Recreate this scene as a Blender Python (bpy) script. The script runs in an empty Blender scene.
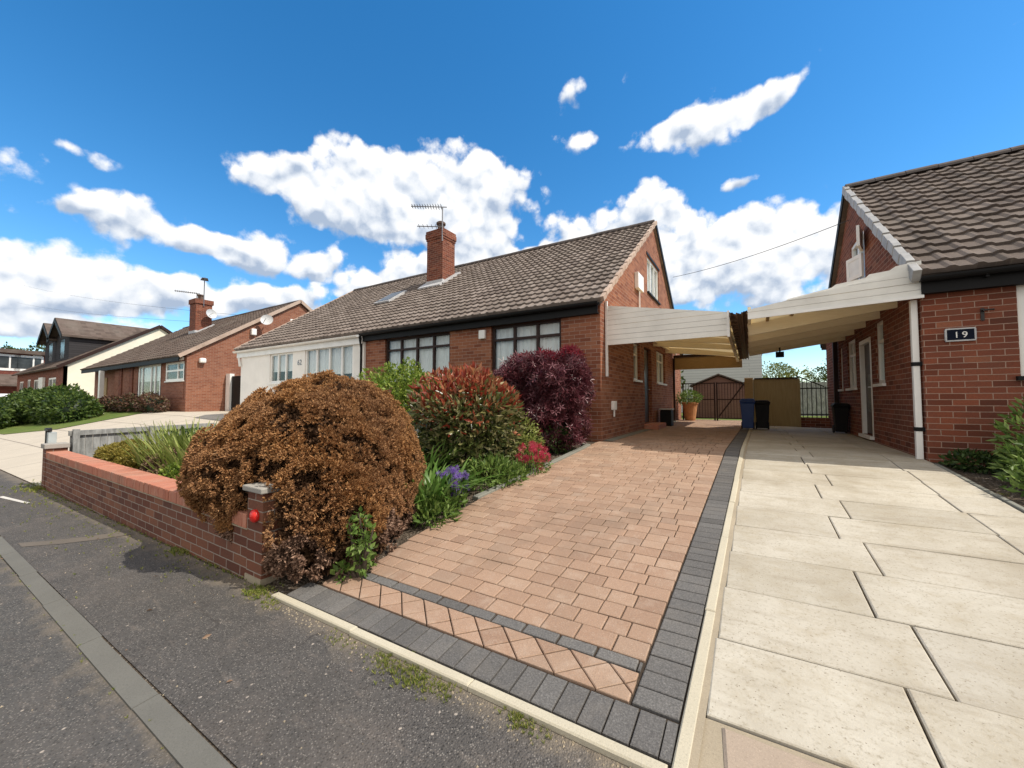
import bpy, bmesh, math, random
import numpy as np
from mathutils import Vector, Matrix
from mathutils.geometry import tessellate_polygon
random.seed(7); rng = np.random.default_rng(11)
R = math.radians
scene = bpy.context.scene
col = scene.collection

# ---------------------------------------------------------------- camera
cam_d = bpy.data.cameras.new('camera'); cam = bpy.data.objects.new('camera', cam_d); col.objects.link(cam)
cam.location = (0, 0, 1.42)
PITCH = math.atan(16 / 388.0)
cam.rotation_euler = (math.pi / 2 + PITCH, 0, R(31.5))
cam_d.sensor_fit = 'HORIZONTAL'; cam_d.sensor_width = 36.0; cam_d.lens = 388.0 / 1024 * 36
cam_d.clip_start = 0.05; cam_d.clip_end = 3000
scene.camera = cam
scene.render.resolution_x = 1024; scene.render.resolution_y = 768
scene.view_settings.view_transform = 'Standard'; scene.view_settings.look = 'None'
scene.view_settings.gamma = 1.0; scene.view_settings.exposure = 0.38
scene.view_settings.use_curve_mapping = False
scene.cycles.max_bounces = 8; scene.cycles.transparent_max_bounces = 12
scene.cycles.use_denoising = True

# ---------------------------------------------------------------- sun
SUN_EL, SUN_AZ = 52.0, 13.0          # azimuth counted from +X towards +Y
sd = Vector((math.cos(R(SUN_AZ)) * math.cos(R(SUN_EL)), math.sin(R(SUN_AZ)) * math.cos(R(SUN_EL)), math.sin(R(SUN_EL))))
sl = bpy.data.lights.new('sun', 'SUN'); sl.energy = 3.6; sl.angle = R(0.5); sl.color = (1.0, 0.93, 0.81)
so = bpy.data.objects.new('sun', sl); col.objects.link(so)
so.rotation_euler = sd.to_track_quat('Z', 'Y').to_euler(); so.location = (20, 10, 40)

# ---------------------------------------------------------------- world: sky with clouds
world = bpy.data.worlds.new('World'); scene.world = world; world.use_nodes = True
nt = world.node_tree; N = nt.nodes; L = nt.links; N.clear()
def wn(t, **k):
    n = N.new(t)
    for a, v in k.items(): setattr(n, a, v)
    return n
def wmath(op, a, b=None, c=None, clamp=False):
    n = N.new('ShaderNodeMath'); n.operation = op; n.use_clamp = clamp
    for i, v in enumerate((a, b, c)):
        if v is None: continue
        if isinstance(v, (int, float)): n.inputs[i].default_value = v
        else: L.new(v, n.inputs[i])
    return n.outputs[0]
sky = wn('ShaderNodeTexSky', sky_type='NISHITA', sun_disc=False, sun_elevation=R(SUN_EL), sun_rotation=R(90 - SUN_AZ))
sky.altitude = 0; sky.air_density = 1.0; sky.dust_density = 0.15; sky.ozone_density = 3.0
hs = wn('ShaderNodeHueSaturation'); hs.inputs['Saturation'].default_value = 1.33; hs.inputs['Value'].default_value = 1.05; hs.inputs['Hue'].default_value = 0.496
L.new(sky.outputs[0], hs.inputs['Color'])
bg_sky = wn('ShaderNodeBackground'); bg_sky.inputs[1].default_value = 0.15; L.new(hs.outputs[0], bg_sky.inputs[0])
tc = wn('ShaderNodeTexCoord'); D0 = tc.outputs['Generated']
CLOUDS = [(154.6, 26.9, 0.079, 0.044, 16), (146.5, 27.5, 0.15, 0.083, 12), (133.7, 29.5, 0.171, 0.087, 6), (123.3, 28.9, 0.106, 0.075, 1), (135.8, 24.0, 0.213, 0.072, -2), (144.6, 24.1, 0.13, 0.059, 10), (127.8, 24.5, 0.119, 0.064, 3), (165.0, 18.6, 0.094, 0.052, 7), (160.3, 17.8, 0.062, 0.029, 14), (168.1, 18.5, 0.039, 0.028, 18), (154.7, 17.8, 0.078, 0.058, 11), (148.1, 17.6, 0.071, 0.042, 9), (157.4, 16.3, 0.052, 0.027, 11), (172.5, 12.8, 0.093, 0.052, 15), (173.5, 9.1, 0.126, 0.052, 11), (167.1, 11.8, 0.129, 0.045, 12), (160.6, 11.4, 0.157, 0.042, 9), (151.5, 12.7, 0.123, 0.034, 7), (171.0, 6.7, 0.186, 0.026, 8), (170.5, 23.3, 0.037, 0.016, 9), (92.4, 33.2, 0.077, 0.041, 1), (99.4, 32.7, 0.088, 0.026, 5), (86.0, 33.7, 0.059, 0.023, 5), (113.2, 38.6, 0.036, 0.022, 26), (111.7, 34.0, 0.04, 0.022, -6), (105.0, 39.3, 0.017, 0.017, -11), (102.2, 25.8, 0.097, 0.053, -1), (109.9, 22.9, 0.158, 0.056, -5), (114.3, 20.2, 0.166, 0.037, -2), (95.3, 20.0, 0.167, 0.081, -10), (85.4, 19.3, 0.108, 0.076, -14), (88.6, 14.7, 0.162, 0.08, -9), (100.4, 16.9, 0.184, 0.066, -6), (78.4, 16.0, 0.089, 0.078, -14), (90.5, 25.9, 0.036, 0.015, 1), (123.3, 20.7, 0.172, 0.05, 1), (135.0, 18.5, 0.146, 0.037, 4), (139.8, 15.9, 0.142, 0.032, 5), (68.1, 31.3, 0.015, 0.012, -1), (171.3, 18.3, 0.025, 0.012, 20), (90.9, 7.6, 0.156, 0.048, -4),
          # clouds outside the photograph, all round the horizon
          (190, 20, .3, .09, 0), (205, 12, .35, .07, 0), (225, 25, .3, .12, 10), (250, 15, .4, .08, 0), (275, 30, .3, .12, -5), (300, 14, .4, .1, 0), (330, 28, .3, .1, 5), (355, 15, .35, .08, 0), (20, 22, .3, .1, 0), (50, 14, .3, .08, 0), (182, 10, .2, .05, 0)]
# warped lookup direction so that the lumps are not plain ellipses
nz0 = wn('ShaderNodeTexNoise'); nz0.inputs['Scale'].default_value = 7.0; nz0.inputs['Detail'].default_value = 3.0
L.new(D0, nz0.inputs['Vector'])
vs = wn('ShaderNodeVectorMath', operation='SUBTRACT'); L.new(nz0.outputs['Color'], vs.inputs[0]); vs.inputs[1].default_value = (.5, .5, .5)
vm = wn('ShaderNodeVectorMath', operation='MULTIPLY_ADD'); L.new(vs.outputs[0], vm.inputs[0]); vm.inputs[1].default_value = (.055, .055, .055); L.new(D0, vm.inputs[2])
DW = vm.outputs[0]
W = None; WY = None
for az, el, a, b, rot in CLOUDS:
    az_, el_ = R(az), R(el)
    d = Vector((math.cos(az_) * math.cos(el_), math.sin(az_) * math.cos(el_), math.sin(el_)))
    u = Vector((math.sin(az_), -math.cos(az_), 0)); v = u.cross(d)
    if v.z < 0: v = -v
    c, s = math.cos(R(rot)), math.sin(R(rot))
    x = u * c + v * s; y = v * c - u * s
    z = x.cross(y)
    m = Matrix((x, y, z)).transposed()
    small = max(a, b) < .062 or el > 32; ks = 1.55 if small else 1.06
    mp = wn('ShaderNodeMapping', vector_type='TEXTURE')
    mp.inputs['Location'].default_value = d; mp.inputs['Rotation'].default_value = m.to_euler('XYZ'); mp.inputs['Scale'].default_value = (a * 1.08 * ks, b * 1.14 * ks, 1.0)
    L.new(DW, mp.inputs['Vector'])
    ln = wn('ShaderNodeVectorMath', operation='LENGTH'); L.new(mp.outputs[0], ln.inputs[0])
    w = wmath('SUBTRACT', 1.0, ln.outputs['Value'], clamp=True)
    sp = wn('ShaderNodeSeparateXYZ'); L.new(mp.outputs[0], sp.inputs[0])
    wt = 0.60 if max(a, b) < .062 else (0.68 if el > 32 else 1.0)
    if wt < 1: w = wmath('MULTIPLY', w, wt)
    W = w if W is None else wmath('ADD', W, w)
    WY = wmath('MULTIPLY', w, sp.outputs[1]) if WY is None else wmath('MULTIPLY_ADD', w, sp.outputs[1], WY)
def fbm(off, scale=9.0):
    va = wn('ShaderNodeVectorMath', operation='ADD'); L.new(D0, va.inputs[0]); va.inputs[1].default_value = off
    n = wn('ShaderNodeTexNoise'); n.inputs['Scale'].default_value = scale; n.inputs['Detail'].default_value = 9.0; n.inputs['Roughness'].default_value = 0.60
    L.new(va.outputs[0], n.inputs['Vector']); return n.outputs['Fac']
n1 = fbm((0, 0, 0)); n2 = fbm(tuple(sd * 0.022 + Vector((0, 0, 0.012))))
def billow(scale, off=(0, 0, 0)):
    va = wn('ShaderNodeVectorMath', operation='MULTIPLY_ADD'); L.new(vs.outputs[0], va.inputs[0]); va.inputs[1].default_value = (.05, .05, .05); L.new(D0, va.inputs[2])
    vb = wn('ShaderNodeVectorMath', operation='ADD'); L.new(va.outputs[0], vb.inputs[0]); vb.inputs[1].default_value = off
    v = wn('ShaderNodeTexVoronoi', feature='F1'); v.inputs['Scale'].default_value = scale; L.new(vb.outputs[0], v.inputs['Vector']); return v.outputs['Distance']
so_ = tuple(sd * 0.012 + Vector((0, 0, 0.012)))
ba = wmath('ADD', wmath('MULTIPLY', billow(15), .62), wmath('MULTIPLY', billow(36), .38)); bb_ = wmath('ADD', wmath('MULTIPLY', billow(15, so_), .62), wmath('MULTIPLY', billow(36, so_), .38))
puff = wmath('SUBTRACT', 0.42, ba)
field = wmath('ADD', wmath('ADD', wmath('MULTIPLY', W, 1.20), wmath('MULTIPLY', puff, 1.0)), wmath('MULTIPLY', wmath('SUBTRACT', n1, 0.5), 1.35))
field = wmath('ADD', field, wmath('MULTIPLY', wmath('SUBTRACT', fbm((5, 2, 1), 26.0), 0.5), 0.75))
mr = wn('ShaderNodeMapRange', interpolation_type='SMOOTHSTEP'); L.new(field, mr.inputs['Value'])
mr.inputs['From Min'].default_value = 0.26; mr.inputs['From Max'].default_value = 0.64
# no cloud where no lump lies near
gate = wn('ShaderNodeMapRange', interpolation_type='SMOOTHSTEP'); L.new(W, gate.inputs['Value']); gate.inputs['From Min'].default_value = 0.0; gate.inputs['From Max'].default_value = 0.12
alpha = wmath('MULTIPLY', mr.outputs[0], gate.outputs[0])
yn = wmath('DIVIDE', WY, wmath('ADD', W, 0.02))
emb = wmath('ADD', wmath('MULTIPLY', wmath('SUBTRACT', n1, n2), 1.5), wmath('MULTIPLY', wmath('SUBTRACT', bb_, ba), 1.15))
sh = wmath('ADD', wmath('MULTIPLY_ADD', yn, 0.95, 0.62), emb, clamp=True)
cr = wn('ShaderNodeValToRGB'); L.new(sh, cr.inputs[0])
cr.color_ramp.elements[0].position = 0.12; cr.color_ramp.elements[0].color = (0.36, 0.44, 0.57, 1)
cr.color_ramp.elements[1].position = 0.78; cr.color_ramp.elements[1].color = (0.92, 0.915, 0.91, 1)
e = cr.color_ramp.elements.new(0.45); e.color = (0.67, 0.715, 0.78, 1)
bg_c = wn('ShaderNodeBackground'); L.new(cr.outputs[0], bg_c.inputs[0]); bg_c.inputs[1].default_value = 0.94
mx = wn('ShaderNodeMixShader'); L.new(alpha, mx.inputs[0]); L.new(bg_sky.outputs[0], mx.inputs[1]); L.new(bg_c.outputs[0], mx.inputs[2])
bd = Vector((math.cos(R(301)) * math.cos(R(38)), math.sin(R(301)) * math.cos(R(38)), math.sin(R(38))))  # added unseen cloud bank behind the camera, warming and lifting the fill light
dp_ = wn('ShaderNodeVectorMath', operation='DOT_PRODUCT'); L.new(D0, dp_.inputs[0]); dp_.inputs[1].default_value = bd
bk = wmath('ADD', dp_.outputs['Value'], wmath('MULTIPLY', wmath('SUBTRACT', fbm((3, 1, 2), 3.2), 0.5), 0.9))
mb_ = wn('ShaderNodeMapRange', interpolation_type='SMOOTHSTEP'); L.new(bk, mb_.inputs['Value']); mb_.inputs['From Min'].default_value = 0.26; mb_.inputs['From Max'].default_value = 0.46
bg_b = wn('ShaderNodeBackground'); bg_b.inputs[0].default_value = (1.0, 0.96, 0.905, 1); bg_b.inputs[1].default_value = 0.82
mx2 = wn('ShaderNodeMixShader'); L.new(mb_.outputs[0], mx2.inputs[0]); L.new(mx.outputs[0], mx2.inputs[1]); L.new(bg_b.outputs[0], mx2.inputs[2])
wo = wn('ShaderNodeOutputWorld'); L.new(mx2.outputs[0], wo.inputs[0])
world.cycles.sampling_method = 'MANUAL'; world.cycles.sample_map_resolution = 512

# ---------------------------------------------------------------- ground heights (metres; the camera stands on z = 0)
def clamp01(t): return 0.0 if t < 0 else (1.0 if t > 1 else t)
def house_level(X): return .63 + .22 * clamp01((-13 - X) / 7) + .15 * clamp01((-40 - X) / 6)
def G(X, Y):
    if Y < 1.5: return .02 * max(X, -120) + .088 * max(Y, -1.5) - 0.0 * Y
    t = min(1, (Y - 1.5) / 5.4); return (.02 * max(X, -120) + .132) * (1 - t) + house_level(X) * t

# ---------------------------------------------------------------- materials
class NT:
    def __init__(s, name):
        s.m = bpy.data.materials.new(name); s.m.use_nodes = True
        s.t = s.m.node_tree; s.t.nodes.clear()
        s.out = s.n('ShaderNodeOutputMaterial')
    def n(s, t, **k):
        n = s.t.nodes.new(t)
        for a, v in k.items(): setattr(n, a, v)
        return n
    def l(s, a, b): s.t.links.new(a, b)
    def put(s, sock, v):
        if hasattr(v, 'is_output') or isinstance(v, bpy.types.NodeSocket): s.l(v, sock)
        else: sock.default_value = v
    def uv(s): return s.n('ShaderNodeUVMap').outputs[0]
    def obj(s): return s.n('ShaderNodeTexCoord').outputs['Object']
    def pos(s): return s.n('ShaderNodeNewGeometry').outputs['Position']
    def island(s): return s.n('ShaderNodeNewGeometry').outputs['Random Per Island']
    def math(s, op, a, b=0.0, c=None, clamp=False):
        n = s.n('ShaderNodeMath', operation=op, use_clamp=clamp); s.put(n.inputs[0], a); s.put(n.inputs[1], b)
        if c is not None: s.put(n.inputs[2], c)
        return n.outputs[0]
    def vmath(s, op, a, b):
        n = s.n('ShaderNodeVectorMath', operation=op); s.put(n.inputs[0], a); s.put(n.inputs[1], b); return n.outputs[0]
    def noise(s, vec, scale, detail=4, rough=.55, out='Fac'):
        n = s.n('ShaderNodeTexNoise'); s.l(vec, n.inputs['Vector']); n.inputs['Scale'].default_value = scale
        n.inputs['Detail'].default_value = detail; n.inputs['Roughness'].default_value = rough; return n.outputs[out]
    def voro(s, vec, scale, out='Distance', feature='F1'):
        n = s.n('ShaderNodeTexVoronoi', feature=feature); s.l(vec, n.inputs['Vector']); n.inputs['Scale'].default_value = scale; return n.outputs[out]
    def white(s, vec, out='Value'):
        n = s.n('ShaderNodeTexWhiteNoise'); s.l(vec, n.inputs['Vector']); return n.outputs[out]
    def ramp(s, fac, stops, interp='LINEAR'):
        n = s.n('ShaderNodeValToRGB'); s.l(fac, n.inputs[0]); r = n.color_ramp; r.interpolation = interp
        r.elements[0].position = stops[0][0]; r.elements[0].color = (*stops[0][1], 1)
        r.elements[1].position = stops[-1][0]; r.elements[1].color = (*stops[-1][1], 1)
        for p, c in stops[1:-1]:
            e = r.elements.new(p); e.color = (*c, 1)
        return n.outputs[0]
    def rng(s, v, a, b, c=0., d=1.):
        n = s.n('ShaderNodeMapRange'); s.l(v, n.inputs[0])
        for i, x in enumerate((a, b, c, d)): n.inputs[1 + i].default_value = x
        return n.outputs[0]
    def mix(s, f, a, b, mode='MIX'):
        n = s.n('ShaderNodeMix', data_type='RGBA', blend_type=mode, clamp_factor=True)
        s.put(n.inputs[0], f)
        for i, v in ((6, a), (7, b)):
            if isinstance(v, tuple): n.inputs[i].default_value = (*v[:3], 1)
            else: s.l(v, n.inputs[i])
        return n.outputs[2]
    def bump(s, h, strength=.5, dist=.01, normal=None):
        n = s.n('ShaderNodeBump'); s.l(h, n.inputs['Height']); n.inputs['Strength'].default_value = strength; n.inputs['Distance'].default_value = dist
        if normal is not None: s.l(normal, n.inputs['Normal'])
        return n.outputs[0]
    def bsdf(s, color, rough=.8, normal=None, spec=.3, metal=0., sheen=0.):
        n = s.n('ShaderNodeBsdfPrincipled')
        if isinstance(color, tuple): n.inputs['Base Color'].default_value = (*color, 1)
        else: s.l(color, n.inputs['Base Color'])
        s.put(n.inputs['Roughness'], rough); n.inputs['Specular IOR Level'].default_value = spec; n.inputs['Metallic'].default_value = metal
        if normal is not None: s.l(normal, n.inputs['Normal'])
        return n.outputs[0]
    def fin(s, sh): s.l(sh, s.out.inputs[0]); return s.m

def m_brick(name, stops, mortar=(.40, .35, .31), bw=.225, bh=.075, ms=.010, dirt=.25, bumpy=.6):
    k = NT(name); uv = k.uv()
    wob = k.vmath('MULTIPLY', k.vmath('SUBTRACT', k.noise(uv, 14, 2, out='Color'), (.5, .5, .5)), (.006, .006, 0))
    v = k.vmath('ADD', uv, wob)
    b = k.n('ShaderNodeTexBrick', offset=.5, squash=1.0); k.l(v, b.inputs['Vector'])
    b.inputs['Scale'].default_value = 1; b.inputs['Brick Width'].default_value = bw; b.inputs['Row Height'].default_value = bh
    b.inputs['Mortar Size'].default_value = ms * .5; b.inputs['Mortar Smooth'].default_value = .25; b.inputs['Bias'].default_value = 0
    b.inputs['Color1'].default_value = (0, 0, 0, 1); b.inputs['Color2'].default_value = (1, 1, 1, 1); b.inputs['Mortar'].default_value = (.5, .5, .5, 1)
    c = k.ramp(b.outputs['Color'], stops)
    n = k.noise(uv, 60, 4, .7); c = k.mix(k.rng(n, .3, .75, 0, .45), c, (.05, .03, .025))
    c = k.mix(k.rng(k.noise(uv, 1.3, 5, .6), .4, .75, 0, dirt), c, (.07, .055, .05))
    mo = k.mix(k.noise(uv, 25, 3), mortar, tuple(x * .6 for x in mortar))
    c = k.mix(b.outputs['Fac'], c, mo)
    h = k.math('ADD', k.math('MULTIPLY', k.math('SUBTRACT', 1.0, b.outputs['Fac']), 1.0), k.math('MULTIPLY', n, .35))
    return k.fin(k.bsdf(c, .88, k.bump(h, bumpy, .008), .2))
def m_plain(name, c, rough=.5, var=.12, scale=6, spec=.4, metal=0, bumpy=0.0, dirt=None, dirtamt=.4, fine=80):
    k = NT(name); p = k.pos()
    n = k.noise(p, scale, 5, .6)
    cc = k.mix(k.rng(n, .3, .7), tuple(x * (1 - var) for x in c), tuple(min(1, x * (1 + var)) for x in c))
    if dirt: cc = k.mix(k.rng(k.noise(p, scale * .6, 6, .65), .45, .75, 0, dirtamt), cc, dirt)
    nm = k.bump(k.noise(p, fine, 4), bumpy, .004) if bumpy else None
    return k.fin(k.bsdf(cc, rough, nm, spec, metal))
def m_rooftile(name, stops, tw, tl):
    k = NT(name); uv = k.uv()
    cell = k.vmath('FLOOR', k.vmath('DIVIDE', uv, (tw, tl, 1)), (0, 0, 0))
    w = k.white(cell)
    c = k.ramp(w, stops)
    c = k.mix(k.rng(k.noise(uv, 9, 5, .7), .35, .8, 0, .65), c, (.075, .06, .052))
    c = k.mix(k.rng(k.noise(uv, .7, 5, .6), .45, .7, 0, .5), c, (.17, .145, .125))
    c = k.mix(k.rng(k.noise(uv, 35, 4, .7), .58, .75, 0, .45), c, (.27, .25, .19))
    return k.fin(k.bsdf(c, .9, k.bump(k.noise(uv, 90, 4, .7), .5, .006), .2))
def m_blocks(name, stops, speck=.35, rough=.9, scale=170):
    k = NT(name); p = k.pos()
    c = k.ramp(k.island(), stops)
    n = k.noise(p, scale, 3, .8)
    c = k.mix(k.rng(n, .45, .72, 0, speck), c, (.10, .085, .075))
    c = k.mix(k.rng(k.noise(p, scale * .8 + 31, 2, .8), .58, .75, 0, speck), c, (.72, .62, .53))
    c = k.mix(k.rng(k.noise(p, 1.6, 6, .7), .45, .72, 0, .42), c, (.30, .215, .155))
    c = k.mix(k.rng(k.noise(p, 5.2, 5, .7), .52, .75, 0, .35), c, (.52, .42, .34))
    c = k.mix(k.rng(k.noise(p, .8, 5, .6), .56, .68, 0, .38), c, (.17, .12, .09))
    return k.fin(k.bsdf(c, rough, k.bump(n, .55, .004), .2))
def m_slab(name):
    k = NT(name); p = k.pos()
    c = k.ramp(k.island(), [(0, (.42, .385, .32)), (.35, (.48, .44, .37)), (.7, (.52, .48, .405)), (1, (.44, .405, .345))])
    c = k.mix(k.rng(k.noise(p, 1.6, 7, .68), .42, .68, 0, .7), c, (.33, .285, .215))
    st = k.n('ShaderNodeMapping'); k.l(p, st.inputs[0]); st.inputs['Scale'].default_value = (2.2, 9, 1); st.inputs['Rotation'].default_value = (0, 0, .25)
    c = k.mix(k.rng(k.noise(st.outputs[0], 1.0, 6, .7), .52, .72, 0, .6), c, (.29, .245, .185))
    c = k.mix(k.rng(k.noise(p, 60, 4, .75), .54, .68, 0, .7), c, (.25, .21, .15))
    c = k.mix(k.rng(k.noise(p, 6, 6, .75), .50, .72, 0, .6), c, (.35, .295, .21))
    c = k.mix(k.rng(k.noise(p, .9, 6, .62), .52, .66, 0, .6), c, (.30, .255, .19))
    c = k.mix(k.rng(k.voro(p, 42), .14, .07, 0, .8), c, (.15, .115, .08))
    c = k.mix(k.rng(k.noise(p, 240, 2, .8), .6, .75, 0, .5), c, (.70, .65, .55))
    h = k.math('ADD', k.noise(p, 130, 4, .75), k.math('MULTIPLY', k.rng(k.voro(p, 42), .0, .12), .6))
    return k.fin(k.bsdf(c, .88, k.bump(h, .5, .004), .22))
def m_asphalt(name, base=(.085, .075, .072), light=(.34, .28, .25), warm=.5, edge=0):
    k = NT(name); p = k.pos()
    c = k.mix(k.noise(p, 2.0, 6, .65), tuple(x * .72 for x in base), tuple(x * 1.3 for x in base))
    v = k.n('ShaderNodeTexVoronoi'); k.l(p, v.inputs['Vector']); v.inputs['Scale'].default_value = 125
    sc = k.white(v.outputs['Position'])
    isl = k.rng(sc, .60, .95, 0, .9)
    c = k.mix(k.math('MULTIPLY', isl, k.rng(v.outputs['Distance'], .5, .3)), c, light)
    c = k.mix(k.math('MULTIPLY', k.rng(sc, .35, .1, 0, 1), k.rng(v.outputs['Distance'], .6, .35)), c, tuple(x * .45 for x in base))
    v2 = k.n('ShaderNodeTexVoronoi'); k.l(p, v2.inputs['Vector']); v2.inputs['Scale'].default_value = 33
    c = k.mix(k.math('MULTIPLY', k.rng(k.white(v2.outputs['Position']), .95, .97), k.rng(v2.outputs['Distance'], .26, .16)), c, (.40, .345, .295))
    dust = k.rng(k.noise(p, .85, 7, .72), .50, .72, 0, warm)
    c = k.mix(dust, c, (.255, .205, .17))
    c = k.mix(k.rng(k.noise(p, 7, 6, .75), .55, .8, 0, .4), c, (.21, .175, .155))
    cv = k.n('ShaderNodeTexVoronoi', feature='DISTANCE_TO_EDGE')
    wob = k.vmath('ADD', p, k.vmath('MULTIPLY', k.vmath('SUBTRACT', k.noise(p, 3, 5, .6, out='Color'), (.5, .5, .5)), (.5, .5, 0)))
    k.l(wob, cv.inputs['Vector']); cv.inputs['Scale'].default_value = .55
    crack = k.math('MULTIPLY', k.rng(cv.outputs['Distance'], .008, .002), k.rng(k.noise(p, 1.1, 3), .5, .6))
    c = k.mix(k.math('MULTIPLY', crack, .65), c, (.035, .03, .028))
    st = k.n('ShaderNodeMapping'); k.l(p, st.inputs[0]); st.inputs['Scale'].default_value = (3, 14, 1); st.inputs['Rotation'].default_value = (0, 0, .5)
    c = k.mix(k.rng(k.noise(st.outputs[0], 1.2, 7, .75), .56, .76, 0, .5), c, (.24, .20, .17))
    if edge:
        sx = k.n('ShaderNodeSeparateXYZ'); k.l(p, sx.inputs[0])
        m1 = k.rng(k.math('ADD', sx.outputs[1], k.math('MULTIPLY', k.math('SUBTRACT', k.noise(p, 4.5, 6, .7), .5), .42)), edge, edge + .13)
        c = k.mix(k.math('MULTIPLY', m1, .85), c, k.mix(k.noise(p, 22, 6, .75), (.09, .073, .055), (.28, .235, .185)))
    h = k.math('SUBTRACT', 1.0, v.outputs['Distance'])
    return k.fin(k.bsdf(c, .85, k.bump(h, .8, .006), .25))
def m_leaf(name, stops, trans=.35, rough=.5, spec=.35, noise_mix=None, scale=3):
    k = NT(name); c = k.ramp(k.island(), stops)
    if noise_mix: c = k.mix(k.rng(k.noise(k.pos(), scale, 4, .6), .38, .62, 0, noise_mix[1]), c, noise_mix[0])
    b = k.bsdf(c, rough, None, spec)
    if trans <= 0: return k.fin(b)
    t = k.n('ShaderNodeBsdfTranslucent'); k.l(c, t.inputs[0])
    m = k.n('ShaderNodeMixShader'); m.inputs[0].default_value = trans; k.l(b, m.inputs[1]); k.l(t.outputs[0], m.inputs[2])
    return k.fin(m.outputs[0])
def m_glass(name, tint=(.93, .95, .95)):
    k = NT(name); f = k.n('ShaderNodeFresnel'); f.inputs[0].default_value = 1.45; gb = k.n('ShaderNodeNewGeometry').outputs['Backfacing']; ff = k.math('MULTIPLY', f.outputs[0], k.math('SUBTRACT', 1.0, gb))
    t = k.n('ShaderNodeBsdfTransparent'); t.inputs[0].default_value = (*tint, 1)
    g = k.n('ShaderNodeBsdfGlossy'); g.inputs[0].default_value = (.95, .97, 1, 1); g.inputs[1].default_value = .02
    k.l(k.bump(k.noise(k.pos(), 1.7, 2), .08, .02), g.inputs['Normal'])
    m = k.n('ShaderNodeMixShader'); k.l(ff, m.inputs[0]); k.l(t.outputs[0], m.inputs[1]); k.l(g.outputs[0], m.inputs[2])
    return k.fin(m.outputs[0])
def m_sheet(name):
    k = NT(name); p = k.pos()
    c = k.mix(k.noise(p, 3, 4), (.68, .54, .29), (.80, .66, .40))
    d = k.n('ShaderNodeBsdfDiffuse'); k.l(c, d.inputs[0]); t = k.n('ShaderNodeBsdfTranslucent'); k.l(c, t.inputs[0])
    m = k.n('ShaderNodeMixShader'); m.inputs[0].default_value = .26; k.l(d.outputs[0], m.inputs[1]); k.l(t.outputs[0], m.inputs[2])
    return k.fin(m.outputs[0])
def m_soil(name):
    k = NT(name); p = k.pos()
    c = k.mix(k.noise(p, 9, 7, .7), (.045, .034, .025), (.16, .125, .095))
    v = k.n('ShaderNodeTexVoronoi'); k.l(p, v.inputs['Vector']); v.inputs['Scale'].default_value = 45
    c = k.mix(k.math('MULTIPLY', k.rng(k.white(v.outputs['Position']), .7, .85), k.rng(v.outputs['Distance'], .5, .3)), c, (.34, .29, .24))
    return k.fin(k.bsdf(c, .95, k.bump(k.math('ADD', k.noise(p, 30, 5, .7), k.math('SUBTRACT', 1.0, v.outputs['Distance'])), 1., .02), .15))
def m_grass(name, a=(.05, .10, .018), b=(.15, .20, .05)):
    k = NT(name); p = k.pos()
    c = k.mix(k.noise(p, 25, 6, .75), a, b); c = k.mix(k.rng(k.noise(p, 1.2, 4), .4, .7, 0, .5), c, (.20, .20, .07))
    return k.fin(k.bsdf(c, .95, k.bump(k.noise(p, 60, 4, .8), .9, .02), .15))
def m_concrete(name, base, var=.25, joints=False):
    k = NT(name); p = k.pos()
    c = k.mix(k.noise(p, 1.3, 7, .7), tuple(x * (1 - var) for x in base), tuple(x * (1 + var * .5) for x in base))
    c = k.mix(k.rng(k.noise(p, 140, 3, .8), .52, .70, 0, .55), c, tuple(x * .5 for x in base))
    c = k.mix(k.rng(k.noise(p, 170, 3, .8), .56, .72, 0, .4), c, tuple(min(1, x * 1.5) for x in base))
    if joints:
        b = k.n('ShaderNodeTexBrick', offset=.5); k.l(p, b.inputs['Vector']); b.inputs['Scale'].default_value = 1
        b.inputs['Brick Width'].default_value = 2.4; b.inputs['Row Height'].default_value = 1.3; b.inputs['Mortar Size'].default_value = .02
        c = k.mix(k.math('MULTIPLY', b.outputs['Fac'], .7), c, (.12, .10, .085))
    return k.fin(k.bsdf(c, .9, k.bump(k.noise(p, 120, 4, .7), .4, .004), .2))
def m_wood(name, a, b, axis=(1, 12, 12), rough=.8):
    k = NT(name); st = k.n('ShaderNodeMapping'); k.l(k.pos(), st.inputs[0]); st.inputs['Scale'].default_value = axis
    n = k.noise(st.outputs[0], 3, 6, .7); c = k.mix(k.rng(n, .3, .7), a, b)
    return k.fin(k.bsdf(c, rough, k.bump(n, .3, .004), .25))

M = {}
BR = [(0, (.13, .036, .020)), (.3, (.22, .062, .033)), (.6, (.28, .082, .043)), (.85, (.175, .048, .028)), (1, (.33, .12, .066))]
M['brick_dark'] = m_brick('dark red brick', BR, mortar=(.42, .28, .215), dirt=.35)
M['brick_left'] = m_brick('red brown brick', [(0, (.22, .068, .036)), (.4, (.32, .115, .06)), (.75, (.40, .165, .09)), (1, (.25, .088, .052))], mortar=(.42, .29, .225))
M['brick_far'] = m_brick('orange red brick', [(0, (.25, .085, .048)), (.5, (.31, .115, .065)), (1, (.36, .15, .09))], mortar=(.40, .32, .26), dirt=.15)
M['brick_wall'] = m_brick('garden wall brick', [(0, (.14, .048, .030)), (.5, (.215, .078, .045)), (1, (.28, .12, .07))], mortar=(.38, .31, .26), dirt=.4)
M['brick_hung'] = m_brick('hung red tiles', [(0, (.20, .06, .045)), (1, (.30, .10, .07))], mortar=(.08, .03, .025), bw=.17, bh=.11, ms=.014)
M['coping'] = m_blocks('coping brick', [(0, (.44, .165, .105)), (.5, (.50, .205, .135)), (1, (.40, .15, .10))], speck=.18)
M['tile_left'] = m_rooftile('roof tile grey brown', [(0, (.155, .125, .11)), (.5, (.225, .185, .162)), (1, (.285, .24, .215))], .20, .29)
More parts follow.
